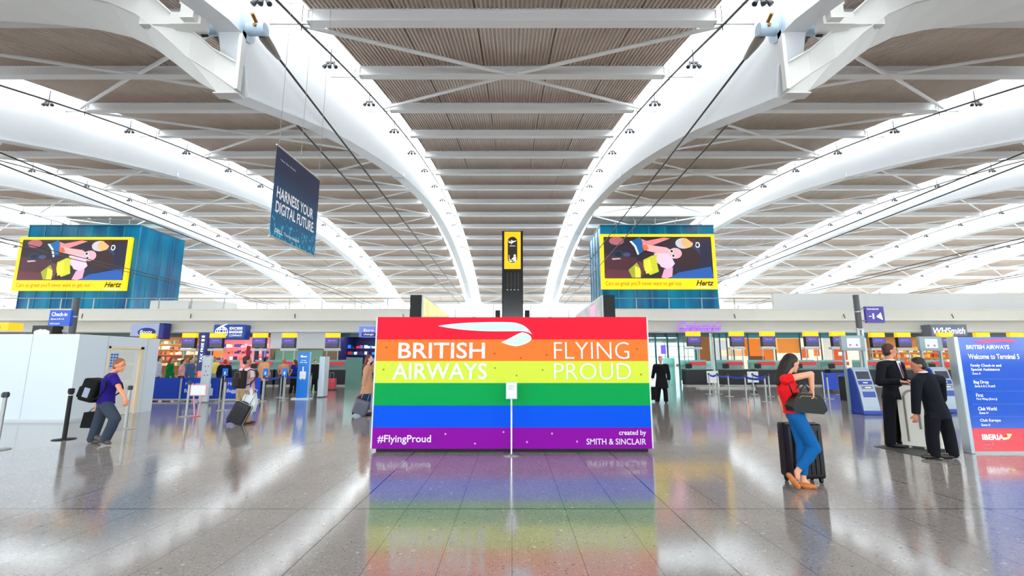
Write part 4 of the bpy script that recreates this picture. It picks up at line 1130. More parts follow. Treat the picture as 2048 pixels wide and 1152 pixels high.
b = MB(); b.box(X1 - .05, fy2 - .03, 0, X1, fy2 + .03, 1.0); b.build('end_post', STEEL, o)
for px0, px1, py0, py1, lab in [(1414, 1437, 742, 766, 'small white notice on a post at the start of the right queue'), (1495, 1517, 743, 765, 'small white notice further along the right queue'), (1740 - 50, 1700, 735, 750, 'small white notice by the litter bin')]:
    g = at((px0 + px1) / 2, py1, 25.0)
    X0, X1, Z0, Z1 = rect(px0, py0, px1, py1, 25.0)
    o = thing('queue_notice', lab, 'notice', (g.x, 25.0, 0))
    b = MB(); b.box(X0, 25, Z0, X1, 25.02, Z1); b.build('sheet', mat('paper_white', (232, 234, 238), .7), o)
    b = MB(); b.tube([(g.x, 25.03, 0), (g.x, 25.03, Z1)], .025, 8); b.lathe([(0, 0), (.16, 0), (.16, .015), (0, .02)], (g.x, 25.03, 0)); b.build('post', STEEL, o)
g = at(1417, 740, 24.9)
# left queue belts behind the banners
bp = []
for i, (x, y) in enumerate([(560, 795), (568, 797), (620, 790)]):
    o, q = post(x, y, 'steel queue post by the seated travellers, %s from the left' % ('first', 'second', 'third')[i]); bp.append(q)
belt(Vector((at(526, 780, fy).x, fy, 1)), bp[0], 'blue queue belt running right from the blue banners')
belt(bp[1], bp[2], 'blue queue belt behind the blue suitcase stand')
TB = mat('tablet_blue', (20, 110, 206), .4, emit=.25)
for px, lab in ((450, 'above the second baggage banner'), (531, 'at the right end of the baggage banners'), (569, 'left of the tall blue suitcase stand')):
    X0, X1, Z0, Z1 = rect(px - 5, 737, px + 5, 752, 18.3)
    o = thing('post_sign', 'small blue sign with a white bag symbol ' + lab, 'sign', ((X0 + X1) / 2, 18.3, .95))
    b = MB(); b.box(X0, 18.3, Z0, X1, 18.33, Z1); b.build('plate', TB, o)
    b = MB(); b.box((X0 + X1) / 2 - .03, 18.295, Z0 + .05, (X0 + X1) / 2 + .03, 18.3, Z0 + .17); b.build('bag_symbol', TXT, o)
    b = MB(); b.tube([((X0 + X1) / 2, 18.315, 0), ((X0 + X1) / 2, 18.315, Z0 + .01)], .018, 8); b.lathe([(0, 0), (.14, 0), (.14, .012), (0, .02)], ((X0 + X1) / 2, 18.315, 0)); b.build('stem', STEEL, o)

# ------------------------------------------------------------------ shop fronts under the gallery
BK = 49.0
def panel(name, lab, cat, x0, y0, x1, y1, Y, m, dep=.15, parent=None, **k): return rbox(name, lab, cat, x0, y0, x1, y1, Y, dep, m, parent, **k)
def shopbox(name, lab, x0, x1, back, floor_y=None, sidem=None, Y=BK, dep=5.0, py0=660, lampc=(255, 240, 220), power=60):
    X0, X1, _, Z1 = rect(x0, py0, x1, 740, Y); Z1 = 4.45
    o = thing(name, lab, 'shop', ((X0 + X1) / 2, Y, 0))
    b = MB(); b.box(X0, Y + dep, 0, X1, Y + dep + .1, Z1); b.build('rear_wall', back, o)
    b = MB(); b.box(X0, Y, 0, X0 + .1, Y + dep, Z1); b.build('side_wall', sidem or back, o)
    b = MB(); b.box(X1 - .1, Y, 0, X1, Y + dep, Z1); b.build('side_wall', sidem or back, o)
    b = MB(); b.box(X0, Y + .1, 4.08, X1, Y + .2, 4.5); b.build('header', mat('teal_grey_header', (84, 120, 124), .4), o)
    b = MB(); b.box(X0 + .5, Y + .9, Z1 - .05, X1 - .5, Y + 1.5, Z1); b.build('added_ceiling_light', mat('added_shop_light_%d_%d_%d' % lampc, lampc, .5, emit=14.0), o)  # glowing panel added to light the shop interior, hidden by the header
    return o, X0, X1
def shelves(o, X0, X1, Y, zs, cols, rnd, m):
    b = MB()
    for z in zs: b.box(X0 + .1, Y, z, X1 - .1, Y + .4, z + .05)
    b.build('shelf', m, o)
    for z in zs:
        x = X0 + .2
        while x < X1 - .4:
            w = rnd.uniform(.15, .5); h = rnd.uniform(.18, .4)
            if rnd.random() < .8:
                b = MB(); b.box(x, Y + .03, z + .05, x + w * .9, Y + .33, z + .05 + h)
                b.build('goods', cols[rnd.randrange(len(cols))], o)
            x += w
rn = random.Random(3)
WOOD = mat('warm_wood_panel', (176, 122, 70), .5, emit=.04, noise=.15, nscale=2)  # slight glow in the colour lifts the dim shop
def C(r, g, b_, e=.2): return mat('shop_glow_colour_%d_%d_%d_%d' % (r, g, b_, int(e * 100)), (r, g, b_), .5, emit=e)  # walls, shelves and goods glow by themselves to brighten the dim shops
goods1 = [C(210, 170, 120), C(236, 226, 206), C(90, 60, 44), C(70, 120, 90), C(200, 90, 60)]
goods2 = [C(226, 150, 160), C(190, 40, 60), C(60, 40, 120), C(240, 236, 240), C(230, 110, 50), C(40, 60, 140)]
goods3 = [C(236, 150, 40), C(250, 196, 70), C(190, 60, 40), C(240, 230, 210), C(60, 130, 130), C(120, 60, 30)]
# far left, behind hoarding top
o, a, c = shopbox('wood_lined_shop', 'warm wood lined shop right of the white hoarding', 150, 398, WOOD)
shelves(o, a, c, BK + 2.5, (1.0, 1.6, 2.2, 2.8, 3.4), goods1, rn, WOOD)
o, a, c = shopbox('pink_lit_shop', 'pink lit shop under the globe sign', 400, 540, C(214, 150, 150), lampc=(255, 220, 220))
shelves(o, a, c, BK + 1.8, (.9, 1.6, 2.3, 3.0), goods2, rn, C(226, 140, 150))
for i, x in enumerate((496, 513, 528)):
    X0_, X1_, Z0_, Z1_ = rect(x - 4, 692, x + 4, 724, BK - .3)
    b = MB(); b.box(X0_, BK - .3, Z0_, X1_, BK - .2, Z1_); b.build('window_poster', [C(150, 30, 60), C(60, 30, 60), C(90, 60, 150)][i], o)
b = MB(); X0_, X1_, Z0_, Z1_ = rect(494, 727, 539, 733, BK - .3); b.box(X0_, BK - .3, Z0_, X1_, BK, Z1_); b.build('red_counter', C(186, 24, 40), o)
b = MB(); X0_, X1_, Z0_, Z1_ = rect(425, 700, 445, 714, BK - .3); b.box(X0_, BK - .3, Z0_, X1_, BK, Z1_); b.build('orange_display', C(240, 130, 30, .4), o)
wl = panel('wall_panel', '', '', 541, 664, 680, 697, 47.6, mat('screen_wall_white', (226, 230, 236), .5)); struct(wl, 'plain white wall between the left check-in screens'); wl.name = 'wall_left_centre'; del wl['category']
o, a, c = shopbox('brown_kiosk_shop', 'dim brown and teal shop below the plain white wall', 543, 676, C(120, 96, 80, .05), lampc=(235, 245, 235))
b = MB(); X0_, X1_, Z0_, Z1_ = rect(545, 700, 640, 728, BK); b.box(X0_, BK + .5, Z0_, X1_, BK + .6, Z1_); b.build('teal_window', C(110, 150, 130), o)
b = MB(); X0_, X1_, Z0_, Z1_ = rect(545, 726, 640, 745, BK); b.box(X0_, BK, Z0_, X1_, BK + .1, Z1_); b.build('counter', C(150, 210, 200), o)
o, a, c = shopbox('navy_shop', 'dark navy shop beside the left edge of the rainbow board', 678, 846, C(22, 22, 70, .03), lampc=(220, 225, 255))
shelves(o, a, c, BK + 2.0, (.8, 1.5, 2.2, 2.9), [C(190, 30, 50), C(240, 240, 245), C(20, 120, 220, .4), C(30, 90, 100), C(40, 30, 80)], rn, C(40, 40, 80))
# right side
o, a, c = shopbox('glass_fronted_cafe', 'teal glazed cafe under the purple neon script', 1200, 1421, glass('cafe_rear_glass', (215, 235, 235), .9, .05), lampc=(235, 250, 255))
shelves(o, a, c, BK + 2.0, (.9,), [C(150, 90, 50), C(60, 120, 110), C(240, 240, 240)], rn, C(70, 140, 140))
X0_, X1_, Z0_, Z1_ = rect(1396, 674, 1419, 722, BK); b = MB(); b.box(X0_, BK - .1, Z0_, X1_, BK + .1, Z1_); b.build('wood_panel', C(150, 92, 36), o)
for px in (1312, 1336, 1358, 1392):
    X0_, X1_, Z0_, Z1_ = rect(px - 1.5, 662, px + 1.5, 742, BK - .2); b = MB(); b.box(X0_, BK - .2, 0, X1_, BK, 4.45); b.build('mullion', mat('dark_teal_frame', (40, 92, 98), .4), o)
X0_, X1_, Z0_, Z1_ = rect(1322, 690, 1332, 708, BK - .6); b = MB(); b.box(X0_, BK - .6, Z0_, X1_, BK - .5, Z1_); b.build('hanging_sign', C(120, 90, 220, .5), o)
o, a, c = shopbox('orange_kiosk_shop', 'brightly lit shop with orange panels behind the right check-in screens', 1425, 1735, C(214, 214, 206, .15), lampc=(255, 244, 225))
for q in [(1428, 680, 1455, 728, (225, 232, 235)), (1490, 677, 1526, 712, (238, 128, 26)), (1556, 677, 1600, 706, (226, 140, 50)), (1500, 712, 1530, 722, (110, 60, 20)), (1530, 697, 1548, 722, (228, 118, 22)), (1606, 698, 1618, 716, (220, 100, 26)), (1632, 694, 1640, 712, (250, 110, 20)), (1670, 697, 1696, 720, (216, 84, 20)), (1648, 668, 1664, 722, (222, 216, 204)), (1440, 700, 1490, 712, (240, 196, 150))]:
    X0_, X1_, Z0_, Z1_ = rect(q[0], q[1], q[2], q[3], BK); b = MB(); b.box(X0_, BK + .1, Z0_, X1_, BK + .4, Z1_); b.build('display_panel', C(*q[4], .3), o)
X0_, X1_, Z0_, Z1_ = rect(1678, 704, 1686, 711, BK); b = MB(); b.box(X0_, BK + .05, Z0_, X1_, BK + .1, Z1_); b.build('poster', C(245, 240, 235, .4), o)
for px in (1430, 1441, 1455, 1468, 1498, 1552, 1602, 1644):
    b = MB(); X0_, X1_, _, _ = rect(px - 1, 662, px + 1, 742, BK - .2); b.box(X0_, BK - .2, 0, X1_, BK - .1, 4.45); b.build('mullion', mat('dark_teal_frame', (40, 92, 98), .4), o)
b = MB(); X0_, X1_, Z0_, Z1_ = rect(1427, 663, 1733, 676, BK - .2); b.box(X0_, BK - .15, Z0_, X1_, BK - .1, Z1_); b.build('teal_header', C(60, 140, 146, .1), o)
o, a, c = shopbox('newsagent_shop', 'warmly lit newsagent with orange book shelves under its grey sign', 1737, 2120, C(150, 110, 60, .1), lampc=(255, 226, 180))
shelves(o, a, c, BK + 1.2, (.8, 1.35, 1.9, 2.45), goods3, rn, C(200, 130, 60))
b = MB(); X0_, X1_, Z0_, Z1_ = rect(1800, 694, 1862, 701, BK); b.box(X0_, BK + .6, Z0_, X1_, BK + .7, Z1_); b.build('orange_fascia', C(236, 160, 60, .4), o)
b = MB(); X0_, X1_, Z0_, Z1_ = rect(1845, 680, 1880, 692, BK); b.box(X0_, BK + .6, Z0_, X1_, BK + .7, Z1_); b.build('dark_fascia', C(50, 20, 24, .02), o)
# teal glass screens in front of shops
for i, (x0, x1, sd) in enumerate([(1540, 1572, 'left of the woman in red'), (1612, 1660, 'right of the woman in red'), (1440, 1470, 'behind the first white queue notice')]):
    panel('glass_screen', 'pale teal glass screen behind the check-in desks, ' + sd, 'glass screen', x0, 721, x1, 766.8, 33, mat('pale_teal_panel', (158, 212, 200), .2), .05)

# ------------------------------------------------------------------ shop signs on the fascia
FY = 45.6
def shopsign(name, lab, x0, y0, x1, y1, m, Y=FY, dep=.3, bevel=.0):
    X0, X1, Z0, Z1 = rect(x0, y0, x1, y1, Y)
    o = thing(name, lab, 'sign', ((X0 + X1) / 2, Y, Z0))
    b = MB(); b.box(X0, Y, Z0, X1, Y + dep + .8, Z1, bevel=bevel); b.build('panel', m, o)
    return o, X0, X1, Z0, Z1
o, X0, X1, Z0, Z1 = shopsign('pharmacy_sign', 'lilac sign with a blue oval above the right end of the hoarding', 261, 649, 318, 672, mat('lilac_sign', (168, 176, 214), .4, emit=.15))
b = MB(); b.box(X1, FY - .1, Z0 - .3, X1 + .55, FY + .9, Z1 + .15, bevel=.1); b.build('blue_end', mat('deep_blue_sign', (22, 46, 140), .4), o)
xm = at(293, 665, FY).x; zm = at(293, 664, FY).z
b = MB(); b.ell((xm, FY - .02, zm), (.9, .05, .42)); b.build('oval', mat('deep_blue_sign', (22, 46, 140), .4), o)
text('Boots', (xm, FY - .09, zm - .18), 1.2, .36, TXTE, o, align='center', shear=.2)
o, X0, X1, Z0, Z1 = shopsign('globe_sign', 'rounded blue sign with a white globe under the left gallery', 426, 649, 489, 679, mat('globe_sign_blue', (20, 66, 160), .35, emit=.12), bevel=.12)
xm, zm = X0 + .85, (Z0 + Z1) / 2 - .05
gl = MB()
for rr in (.62, .4, .18):
    gl.tube([(xm + rr * math.cos(t), FY - .02, zm + .58 * math.sin(t)) for t in np.linspace(0, 2 * PI, 25)], .035, 5, caps=False)
for dz in (-.3, 0, .3):
    w_ = .62 * math.sqrt(1 - (dz / .58) ** 2); gl.tube([(xm - w_, FY - .02, zm + dz), (xm + w_, FY - .02, zm + dz)], .03, 5)
gl.tube([(xm - .1, FY - .03, zm + .6), (xm + .55, FY - .03, zm + .85)], [.08, .03], 6)
gl.build('globe', TXTE, o)
text('EXCESS', (X0 + 1.65, FY - .03, zm + .28), 1.3, .26, TXTE, o, bold=.03); text('BAGGAGE', (X0 + 1.65, FY - .03, zm - .08), 1.3, .26, TXTE, o, bold=.03); text('COMPANY', (X0 + 1.65, FY - .03, zm - .4), 1.3, .2, TXTE, o)
o, X0, X1, Z0, Z1 = shopsign('vertical_banner', 'tall dark blue vertical banner left of the globe sign', 396, 665, 412, 742, mat('dark_blue_banner', (16, 40, 120), .4, emit=.08), Y=44.5)
text('TAX FREE', ((X0 + X1) / 2 + .14, 44.45, Z1 - 2.9), 1.9, .26, TXTE, o, R=(0, 0, 1), U=(-1, 0, 0), bold=.02)
b = MB(); b.box(X0 + .25, 44.45, Z1 - .5, X1 - .25, 44.49, Z1 - .3); b.box(X0 + .25, 44.45, Z1 - .85, X1 - .25, 44.49, Z1 - .65); b.build('symbol', TXTE, o)
o, X0, X1, Z0, Z1 = shopsign('blue_shop_sign', 'blue and white shop sign just left of the rainbow board', 718, 653, 752, 674, mat('periwinkle_sign', (110, 130, 220), .4, emit=.3))
b = MB(); b.box(X0 + .3, FY - .05, Z0 + .05, X1, FY, Z0 + .45); b.build('blue_band', mat('deep_blue_sign', (22, 46, 140), .4), o)
text('Euro', (X0 + .5, FY - .08, Z0 + .55), 1.0, .25, TXTE, o); text('change', (X0 + .5, FY - .08, Z0 + .12), 1.0, .25, TXTE, o)
o, X0, X1, Z0, Z1 = shopsign('cloud_sign', 'black sign with a white cloud shape above the hoarding', 64, 651, 104, 672, mat('black_sign', (30, 30, 34), .4))
b = MB(); xm, zm = (X0 + X1) / 2, Z0 + .35
for dx, r in ((-.5, .28), (-.15, .4), (.25, .38), (.55, .26)): b.ell((xm + dx, FY - .02, zm), (r, .04, r * .8))
b.build('cloud', TXTE, o)
o, X0, X1, Z0, Z1 = shopsign('airport_sign', 'orange-yellow airport sign cut off at the left edge', -12, 645, 17, 660, mat('lit_yellow', (255, 180, 20), .4, emit=.6), Y=30, dep=.1)
text('A', (X0 + .3, 29.97, Z0 + .1), .2, .25, BLACK, o)
o, X0, X1, Z0, Z1 = shopsign('newsagent_sign', 'grey newsagent sign with white letters above the blue information board', 1862, 649, 1934, 672, mat('grey_sign', (118, 126, 142), .4))
text('WHSmith', (X0 + .18, FY - .03, Z0 + .22), X1 - X0 - .4, .62, mat('lilac_lit', (226, 226, 255), .5, emit=.8), o, bold=.02, shear=.25)
a = at(1355, 663, FY)
o = thing('neon_sign', 'purple neon script sign under the right gallery', 'sign', (a.x + 2.3, FY, a.z))
text("Carluccio's", (a.x, FY - .02, a.z), at(1443, 663, FY).x - a.x, 1.0, mat('neon_purple', (150, 84, 250), .5, emit=.8), o, bold=.02, shear=.45, ext=.05)
b = MB(); b.box(a.x + .1, FY, a.z + .25, at(1440, 663, FY).x, FY + .05, a.z + .32); b.build('backing_rail', mat('violet_rail', (150, 110, 220), .5), o)
b = MB()
b.beam((a.x + .3, FY + .03, a.z + .28), (a.x + .3, FY + 1.2, a.z + .28), .04, .04); b.beam((a.x + 3.9, FY + .03, a.z + .28), (a.x + 3.9, FY + 1.2, a.z + .28), .04, .04); b.build('bracket', GREYM, o)
# small dark fittings on the fascia
for px in (165, 382, 590, 806, 1468, 1687, 1903):
    p_ = at(px, 628, 45.97); b = MB(); b.beam(p_, p_ + Vector((.06, -.1, -.45)), .05, .05)
    tag(b.build('door_stay', DSTEEL), 'small dark bracket on the cream gallery edge, at %s' % {165: 'the left pole', 382: 'the globe sign', 590: 'the plain white wall', 806: 'the left black post', 1468: 'the neon script', 1687: 'the right sign pole', 1903: 'the newsagent sign'}[px], 'bracket')
# ------------------------------------------------------------------ people
def loft(b, rings, lat, n=14, mi=0):
    """rings: (centre, half width, half depth); lat: sideways vector (or one per ring)"""
    vs = []; cs = [Vector(r[0]) for r in rings]
    for i, (c, a, d) in enumerate(rings):
        c = Vector(c); t = (cs[min(i + 1, len(cs) - 1)] - cs[max(i - 1, 0)]).normalized()
        l = lat[i] if isinstance(lat, list) else lat
        l = (Vector(l) - t * Vector(l).dot(t)).normalized(); f = t.cross(l)
        for k in range(n):
            q = 2 * PI * k / n; vs.append(c + l * (a * math.cos(q)) + f * (d * math.sin(q)))
    fs = []
    for i in range(len(rings) - 1):
        for k in range(n):
            k2 = (k + 1) % n; fs.append((i * n + k, i * n + k2, (i + 1) * n + k2, (i + 1) * n + k))
    fs += [tuple(range(n))[::-1], tuple((len(rings) - 1) * n + k for k in range(n))]
    b.add(vs, fs, mi)
def capsule(b, p0, r0, p1, r1, n=12):
    p0, p1 = Vector(p0), Vector(p1); d = (p1 - p0)
    d = d.normalized() if d.length > 1e-6 else Vector((0, 0, 1))
    pts = [p0 - d * r0 * .95, p0 - d * r0 * .6, p0, p1, p1 + d * r1 * .6, p1 + d * r1 * .95]
    b.tube(pts, [r0 * .3, r0 * .8, r0, r1, r1 * .8, r1 * .3], n)
def skin(b, name, m, parent, voxel, smooth=4):
    """fuse everything in the builder into one continuous smooth surface"""
    o = b.build(name, m, parent)
    md = o.modifiers.new('r', 'REMESH'); md.mode = 'VOXEL'; md.voxel_size = voxel; md.use_smooth_shade = True
    if smooth:
        sm = o.modifiers.new('s', 'SMOOTH'); sm.iterations = smooth; sm.factor = .5
    dg = bpy.context.evaluated_depsgraph_get(); dg.update()
    me = bpy.data.meshes.new_from_object(o.evaluated_get(dg)); old = o.data
    o.modifiers.clear(); o.data = me; bpy.data.meshes.remove(old)
    me.materials.clear(); me.materials.append(m)
    for p in me.polygons: p.use_smooth = True; p.material_index = 0
    return o
def cloth(name, c, rough=.85): return mat(name, c, rough, noise=.08, nscale=22, bump=.15, spec=.25)
def hand(b, w, d, pn, s, curl=.6, side=1):
    """w wrist, d pointing direction, pn palm normal (fingers curl towards it)"""
    d = Vector(d).normalized(); pn = (Vector(pn) - d * Vector(pn).dot(d)).normalized(); sd = d.cross(pn) * side
    R = Matrix((sd, d, pn)).transposed()
    b.ell(w + d * .05 * s, (.04 * s, .056 * s, .018 * s), R)
    for i, ln in enumerate((.066, .076, .07, .056)):
        off = (-.03 + .02 * i) * s; base = w + d * .085 * s + sd * off
        a1 = (d * math.cos(curl * .5) + pn * math.sin(curl * .5)); a2 = (d * math.cos(curl * 1.6) + pn * math.sin(curl * 1.6))
        m1 = base + a1 * ln * .5 * s; capsule(b, base, .0092 * s, m1, .0088 * s, 8); capsule(b, m1, .0088 * s, m1 + a2 * ln * .5 * s, .0075 * s, 8)
    tb = w + d * .025 * s - sd * .032 * s; t1 = tb + (d * .7 - sd * .6 + pn * .25).normalized() * .04 * s
    capsule(b, tb, .012 * s, t1, .0105 * s, 8); capsule(b, t1, .0105 * s, t1 + (d * .9 - sd * .1 + pn * .35).normalized() * .032 * s, .009 * s, 8)
def person(label, J, F, H=1.75, skinc=(222, 160, 130), top=None, legs=None, hair=None, shoes=None, vox=.009, loc=None, face=True, look=None, female=False, group=None):
    """J: joints in the hall; F: the way the body faces"""
    s = H / 1.75; F = Vector(F).normalized(); up = Vector((0, 0, 1)); R_ = F.cross(up).normalized()
    J = {k: Vector(v) for k, v in J.items()}
    base = loc or Vector(((J['anL'].x + J['anR'].x) / 2, (J['anL'].y + J['anR'].y) / 2, 0))
    o = thing('person', label, 'person', base, group)
    hd, nk, pv = J['head'], J['neck'], J['pelvis']; ch = J.get('chest', nk.lerp(pv, .33) + F * .01)
    look = Vector(look).normalized() if look else F
    lat = (J['shR'] - J['shL']); lat.normalize(); hl = (J['hipR'] - J['hipL']).normalized()
    hf = look; hr = hf.cross(up).normalized(); hu = hr.cross(hf).normalized()
    HR = Matrix((hr, hf, hu)).transposed()
    SK = mat('skin_%d_%d_%d' % skinc, skinc, .55, noise=.05, nscale=9)
    b = MB()
    hs = .98 * s
    b.ell(hd + hu * .02 * hs, (.075 * hs, .095 * hs, .105 * hs), HR); b.ell(hd + hf * .03 * hs - hu * .05 * hs, (.055 * hs, .062 * hs, .07 * hs), HR)
    b.ell(hd + hf * .082 * hs - hu * .09 * hs, (.024 * hs, .022 * hs, .02 * hs), HR)            # chin
    nb = hd + hf * .094 * hs
    capsule(b, nb + hu * .02 * hs - hf * .008, .009 * hs, nb - hu * .022 * hs + hf * .016 * hs, .0145 * hs, 8)    # nose
    b.ell(nb - hu * .057 * hs - hf * .006 * hs, (.024 * hs, .012 * hs, .012 * hs), HR)           # lips
    b.ell(nb + hu * .036 * hs - hf * .014 * hs, (.05 * hs, .012 * hs, .01 * hs), HR)             # brow
    for q in (-1, 1): b.ell(hd + hr * q * .077 * hs - hf * .012 * hs - hu * .01 * hs, (.01 * hs, .02 * hs, .032 * hs), HR)   # ears
    capsule(b, hd - hf * .015 * s - hu * .04 * s, .052 * s, nk, .056 * s)
    shw = (J['shR'] - J['shL']).length / 2
    tor = [(pv - (nk - pv).normalized() * .05 * s, .145 * s, .1 * s), (pv + (ch - pv) * .12, .16 * s, .11 * s), (pv.lerp(ch, .5), .13 * s, .095 * s), (ch, .155 * s, .112 * s), (ch.lerp(nk, .6), .15 * s, .09 * s), (nk, .06 * s, .055 * s)]
    tl = [hl, hl, (hl + lat) / 2, lat, lat, lat]
    loft(b, tor, tl)
    for q in ('L', 'R'):
        sh, el, wr = J['sh' + q], J['el' + q], J['wr' + q]
        capsule(b, ch.lerp(nk, .7), .06 * s, sh, .052 * s); capsule(b, sh, .05 * s, el, .039 * s); capsule(b, el, .038 * s, wr, .027 * s)
        hdir = J.get('hd' + q, wr + (wr - el).normalized()) - wr
        pn = J.get('pn' + q, None); pn = pn if pn is not None else -lat if q == 'R' else lat
        hand(b, wr, hdir, pn, s, J.get('curl', Vector((.7, 0, 0))).x, 1 if q == 'L' else -1)
        hp, kn, an, toe = J['hip' + q], J['kn' + q], J['an' + q], J['toe' + q]
        capsule(b, hp, .085 * s, kn, .056 * s); capsule(b, kn, .055 * s, kn.lerp(an, .35), .054 * s); capsule(b, kn.lerp(an, .35), .054 * s, an, .036 * s)
        heel = an - (toe - an).normalized() * .05 * s + Vector((0, 0, -.03 * s)) if 'heel' + q not in J else J['heel' + q]
        capsule(b, heel, .03 * s, toe, .022 * s); capsule(b, an, .036 * s, an.lerp(toe, .4), .03 * s)
    skin(b, 'body', SK, o, vox, 3)
    # face parts
    if face:
        e = MB()
        for q in (-1, 1): e.ell(nb + hr * q * .031 * hs + hu * .02 * hs - hf * .014 * hs, (.011 * hs, .007 * hs, .006 * hs), HR, n=8, m=6)
        e.build('eyes', mat('eye_dark', (40, 30, 28), .3), o)
        e = MB(); e.ell(nb - hu * .057 * hs + hf * .004 * hs, (.02 * hs, .006 * hs, .005 * hs), HR, n=8, m=6); e.build('mouth', mat('lip_rose', (176, 90, 84), .5), o)
        e = MB()
        for q in (-1, 1): e.ell(nb + hr * q * .031 * hs + hu * .042 * hs - hf * .007 * hs, (.017 * hs, .005 * hs, .004 * hs), HR, n=8, m=6)
        e.build('eyebrows', mat('brow_dark', (60, 40, 30), .8), o)
    # hair
    if hair:
        kind, hc = hair; HM = mat('hair_%d_%d_%d' % hc, hc, .6, noise=.25, nscale=30, bump=.4)
        b = MB(); b.ell(hd + hu * .048 * hs - hf * .026 * hs, (.084 * hs, .1 * hs, .092 * hs), HR); b.ell(hd - hf * .042 * hs - hu * .012 * hs, (.081 * hs, .07 * hs, .09 * hs), HR)
        if kind == 'long':
            loft(b, [(hd + hu * .05 - hf * .03, .085, .08), (hd - hf * .07 - hu * .03, .088, .07), (hd - hf * .1 - hu * .14, .09, .05), (hd - hf * .125 - hu * .24, .07, .04), (hd - hf * .135 - hu * .33, .03, .02)], hr)
        if kind == 'cap':
            b.ell(hd + hu * .075 * hs + hf * .05 * hs, (.07 * hs, .11 * hs, .018 * hs), HR)
        skin(b, 'cap' if kind == 'cap' else 'hair', HM, o, vox, 2)
    # trousers
    if legs:
        lc, kind = legs; LM = cloth('trousers_%d_%d_%d' % lc, lc); g = .016 * s if kind == 'slim' else .03 * s
        b = MB()
        loft(b, [(pv - (nk - pv).normalized() * .06 * s, .15 * s + g * .5, .105 * s + g * .5), (pv + (ch - pv) * .1, .163 * s + g * .5, .115 * s + g * .5), (pv + (ch - pv) * .38, .142 * s + g * .5, .105 * s + g * .4)], [hl, hl, hl])
        for q in ('L', 'R'):
            hp, kn, an = J['hip' + q], J['kn' + q], J['an' + q]
            end = {'slim': .84, 'full': 1.13, 'shorts': .0, 'crop': .5}[kind]
            capsule(b, hp, .088 * s + g * .6, kn if kind != 'shorts' else hp.lerp(kn, .95), .058 * s + g)
            if end > 0:
                mid = kn.lerp(an, .4); e_ = kn + (an - kn) * end
                b.tube([kn - (kn - hp).normalized() * .02, mid, e_], [.058 * s + g, .056 * s + g, (.04 * s if kind == 'slim' else .05 * s) + g], 14)
        skin(b, 'trousers', LM, o, vox, 3)
    # shoes
    if shoes:
        SM = mat('shoe_%d_%d_%d' % shoes, shoes, .4)
        for q in ('L', 'R'):
            an, toe = J['an' + q], J['toe' + q]; b = MB(); d = (toe - an).normalized()
            heel = J.get('heel' + q, an - Vector((d.x, d.y, 0)).normalized() * .055 * s + Vector((0, 0, -.045 * s)))
            capsule(b, heel + up * .005, .036 * s, toe, .03 * s); capsule(b, heel.lerp(toe, .35), .042 * s, toe - (toe - heel).normalized() * .05, .04 * s)
            if not female: capsule(b, an, .046 * s, heel + up * .02, .04 * s); capsule(b, heel + up * .03, .04 * s, heel.lerp(toe, .4) + up * .025, .034 * s)
            skin(b, 'shoe', SM, o, max(vox, .008), 2)
    # upper garment
    if top:
        kind, tc = top; TM = cloth('top_%d_%d_%d' % tc, tc); b = MB(); g = {'tee': .014, 'suit': .022, 'coat': .03, 'blouse': .012}[kind] * s
        low = {'tee': .02, 'suit': -.42, 'coat': -.95, 'blouse': .1}[kind]
        bot = pv + (pv - ch) * (-low) if low < 0 else pv + (ch - pv) * low
        bot = pv - (ch - pv) * abs(low) if low < 0 else bot
        kmid = (J['knL'] + J['knR']) / 2
        if kind in ('coat', 'suit'): bot = pv + (kmid - pv) * (.22 if kind == 'suit' else .62)
        flare = {'tee': .01, 'suit': .02, 'coat': .06, 'blouse': .015}[kind] * s
        rings = [(bot, .165 * s + g + flare, .12 * s + g + flare), (pv + (ch - pv) * .15, .162 * s + g + flare * .4, .115 * s + g), (pv.lerp(ch, .5), .14 * s + g, .105 * s + g), (ch, .16 * s + g, .118 * s + g), (ch.lerp(nk, .6), .15 * s + g, .092 * s + g), (nk - (nk - ch).normalized() * .01, .075 * s, .07 * s)]
        loft(b, rings, [hl, hl, (hl + lat) / 2, lat, lat, lat])
        for q in ('L', 'R'):
            sh, el, wr = J['sh' + q], J['el' + q], J['wr' + q]
            capsule(b, ch.lerp(nk, .7), .065 * s + g, sh, .056 * s + g)
            if kind in ('tee', 'blouse'): b.tube([sh, sh.lerp(el, .62 if kind == 'tee' else .3)], [.053 * s + g, .053 * s + g * 1.3], 12)
            else: capsule(b, sh, .054 * s + g, el, .044 * s + g); b.tube([el, el.lerp(wr, .96)], [.044 * s + g, .036 * s + g], 12)
        skin(b, {'tee': 'shirt', 'suit': 'jacket', 'coat': 'coat', 'blouse': 'blouse'}[kind], TM, o, vox, 3)
        if kind == 'suit' and F.y > .3:
            b = MB(); b.tube([nk + (hd - nk) * .14 + (F * math.cos(t) + lat * math.sin(t)) * .062 * s for t in np.linspace(0, 2 * PI, 17)], .012, 6, caps=False); b.build('collar', mat('shirt_white', (238, 240, 246), .7), o)
        elif kind == 'suit':
            # shirt front, collar and tie
            n0 = nk + F * .11 * s - up * .03; c0 = ch + F * (.118 * s + g + .028)
            b = MB(); b.prism([n0 + lat * .05 + up * .03, n0 - lat * .05 + up * .03, c0 - up * .1], F * .012); b.build('shirt', mat('shirt_white', (238, 240, 246), .7), o)
            b = MB(); b.prism([n0 + lat * .018 + F * .014, n0 - lat * .018 + F * .014, c0 - lat * .028 + F * .012 - up * .02, c0 + F * .012 - up * .09, c0 + lat * .028 + F * .012 - up * .02], F * .006); b.build('tie', mat('striped_tie', (92, 34, 66), .6), o)
            b = MB()
            b.tube([nk + (hd - nk) * .1 + (F * math.cos(t) + lat * math.sin(t)) * .062 * s for t in np.linspace(0, 2 * PI, 17)], .012, 6, caps=False)
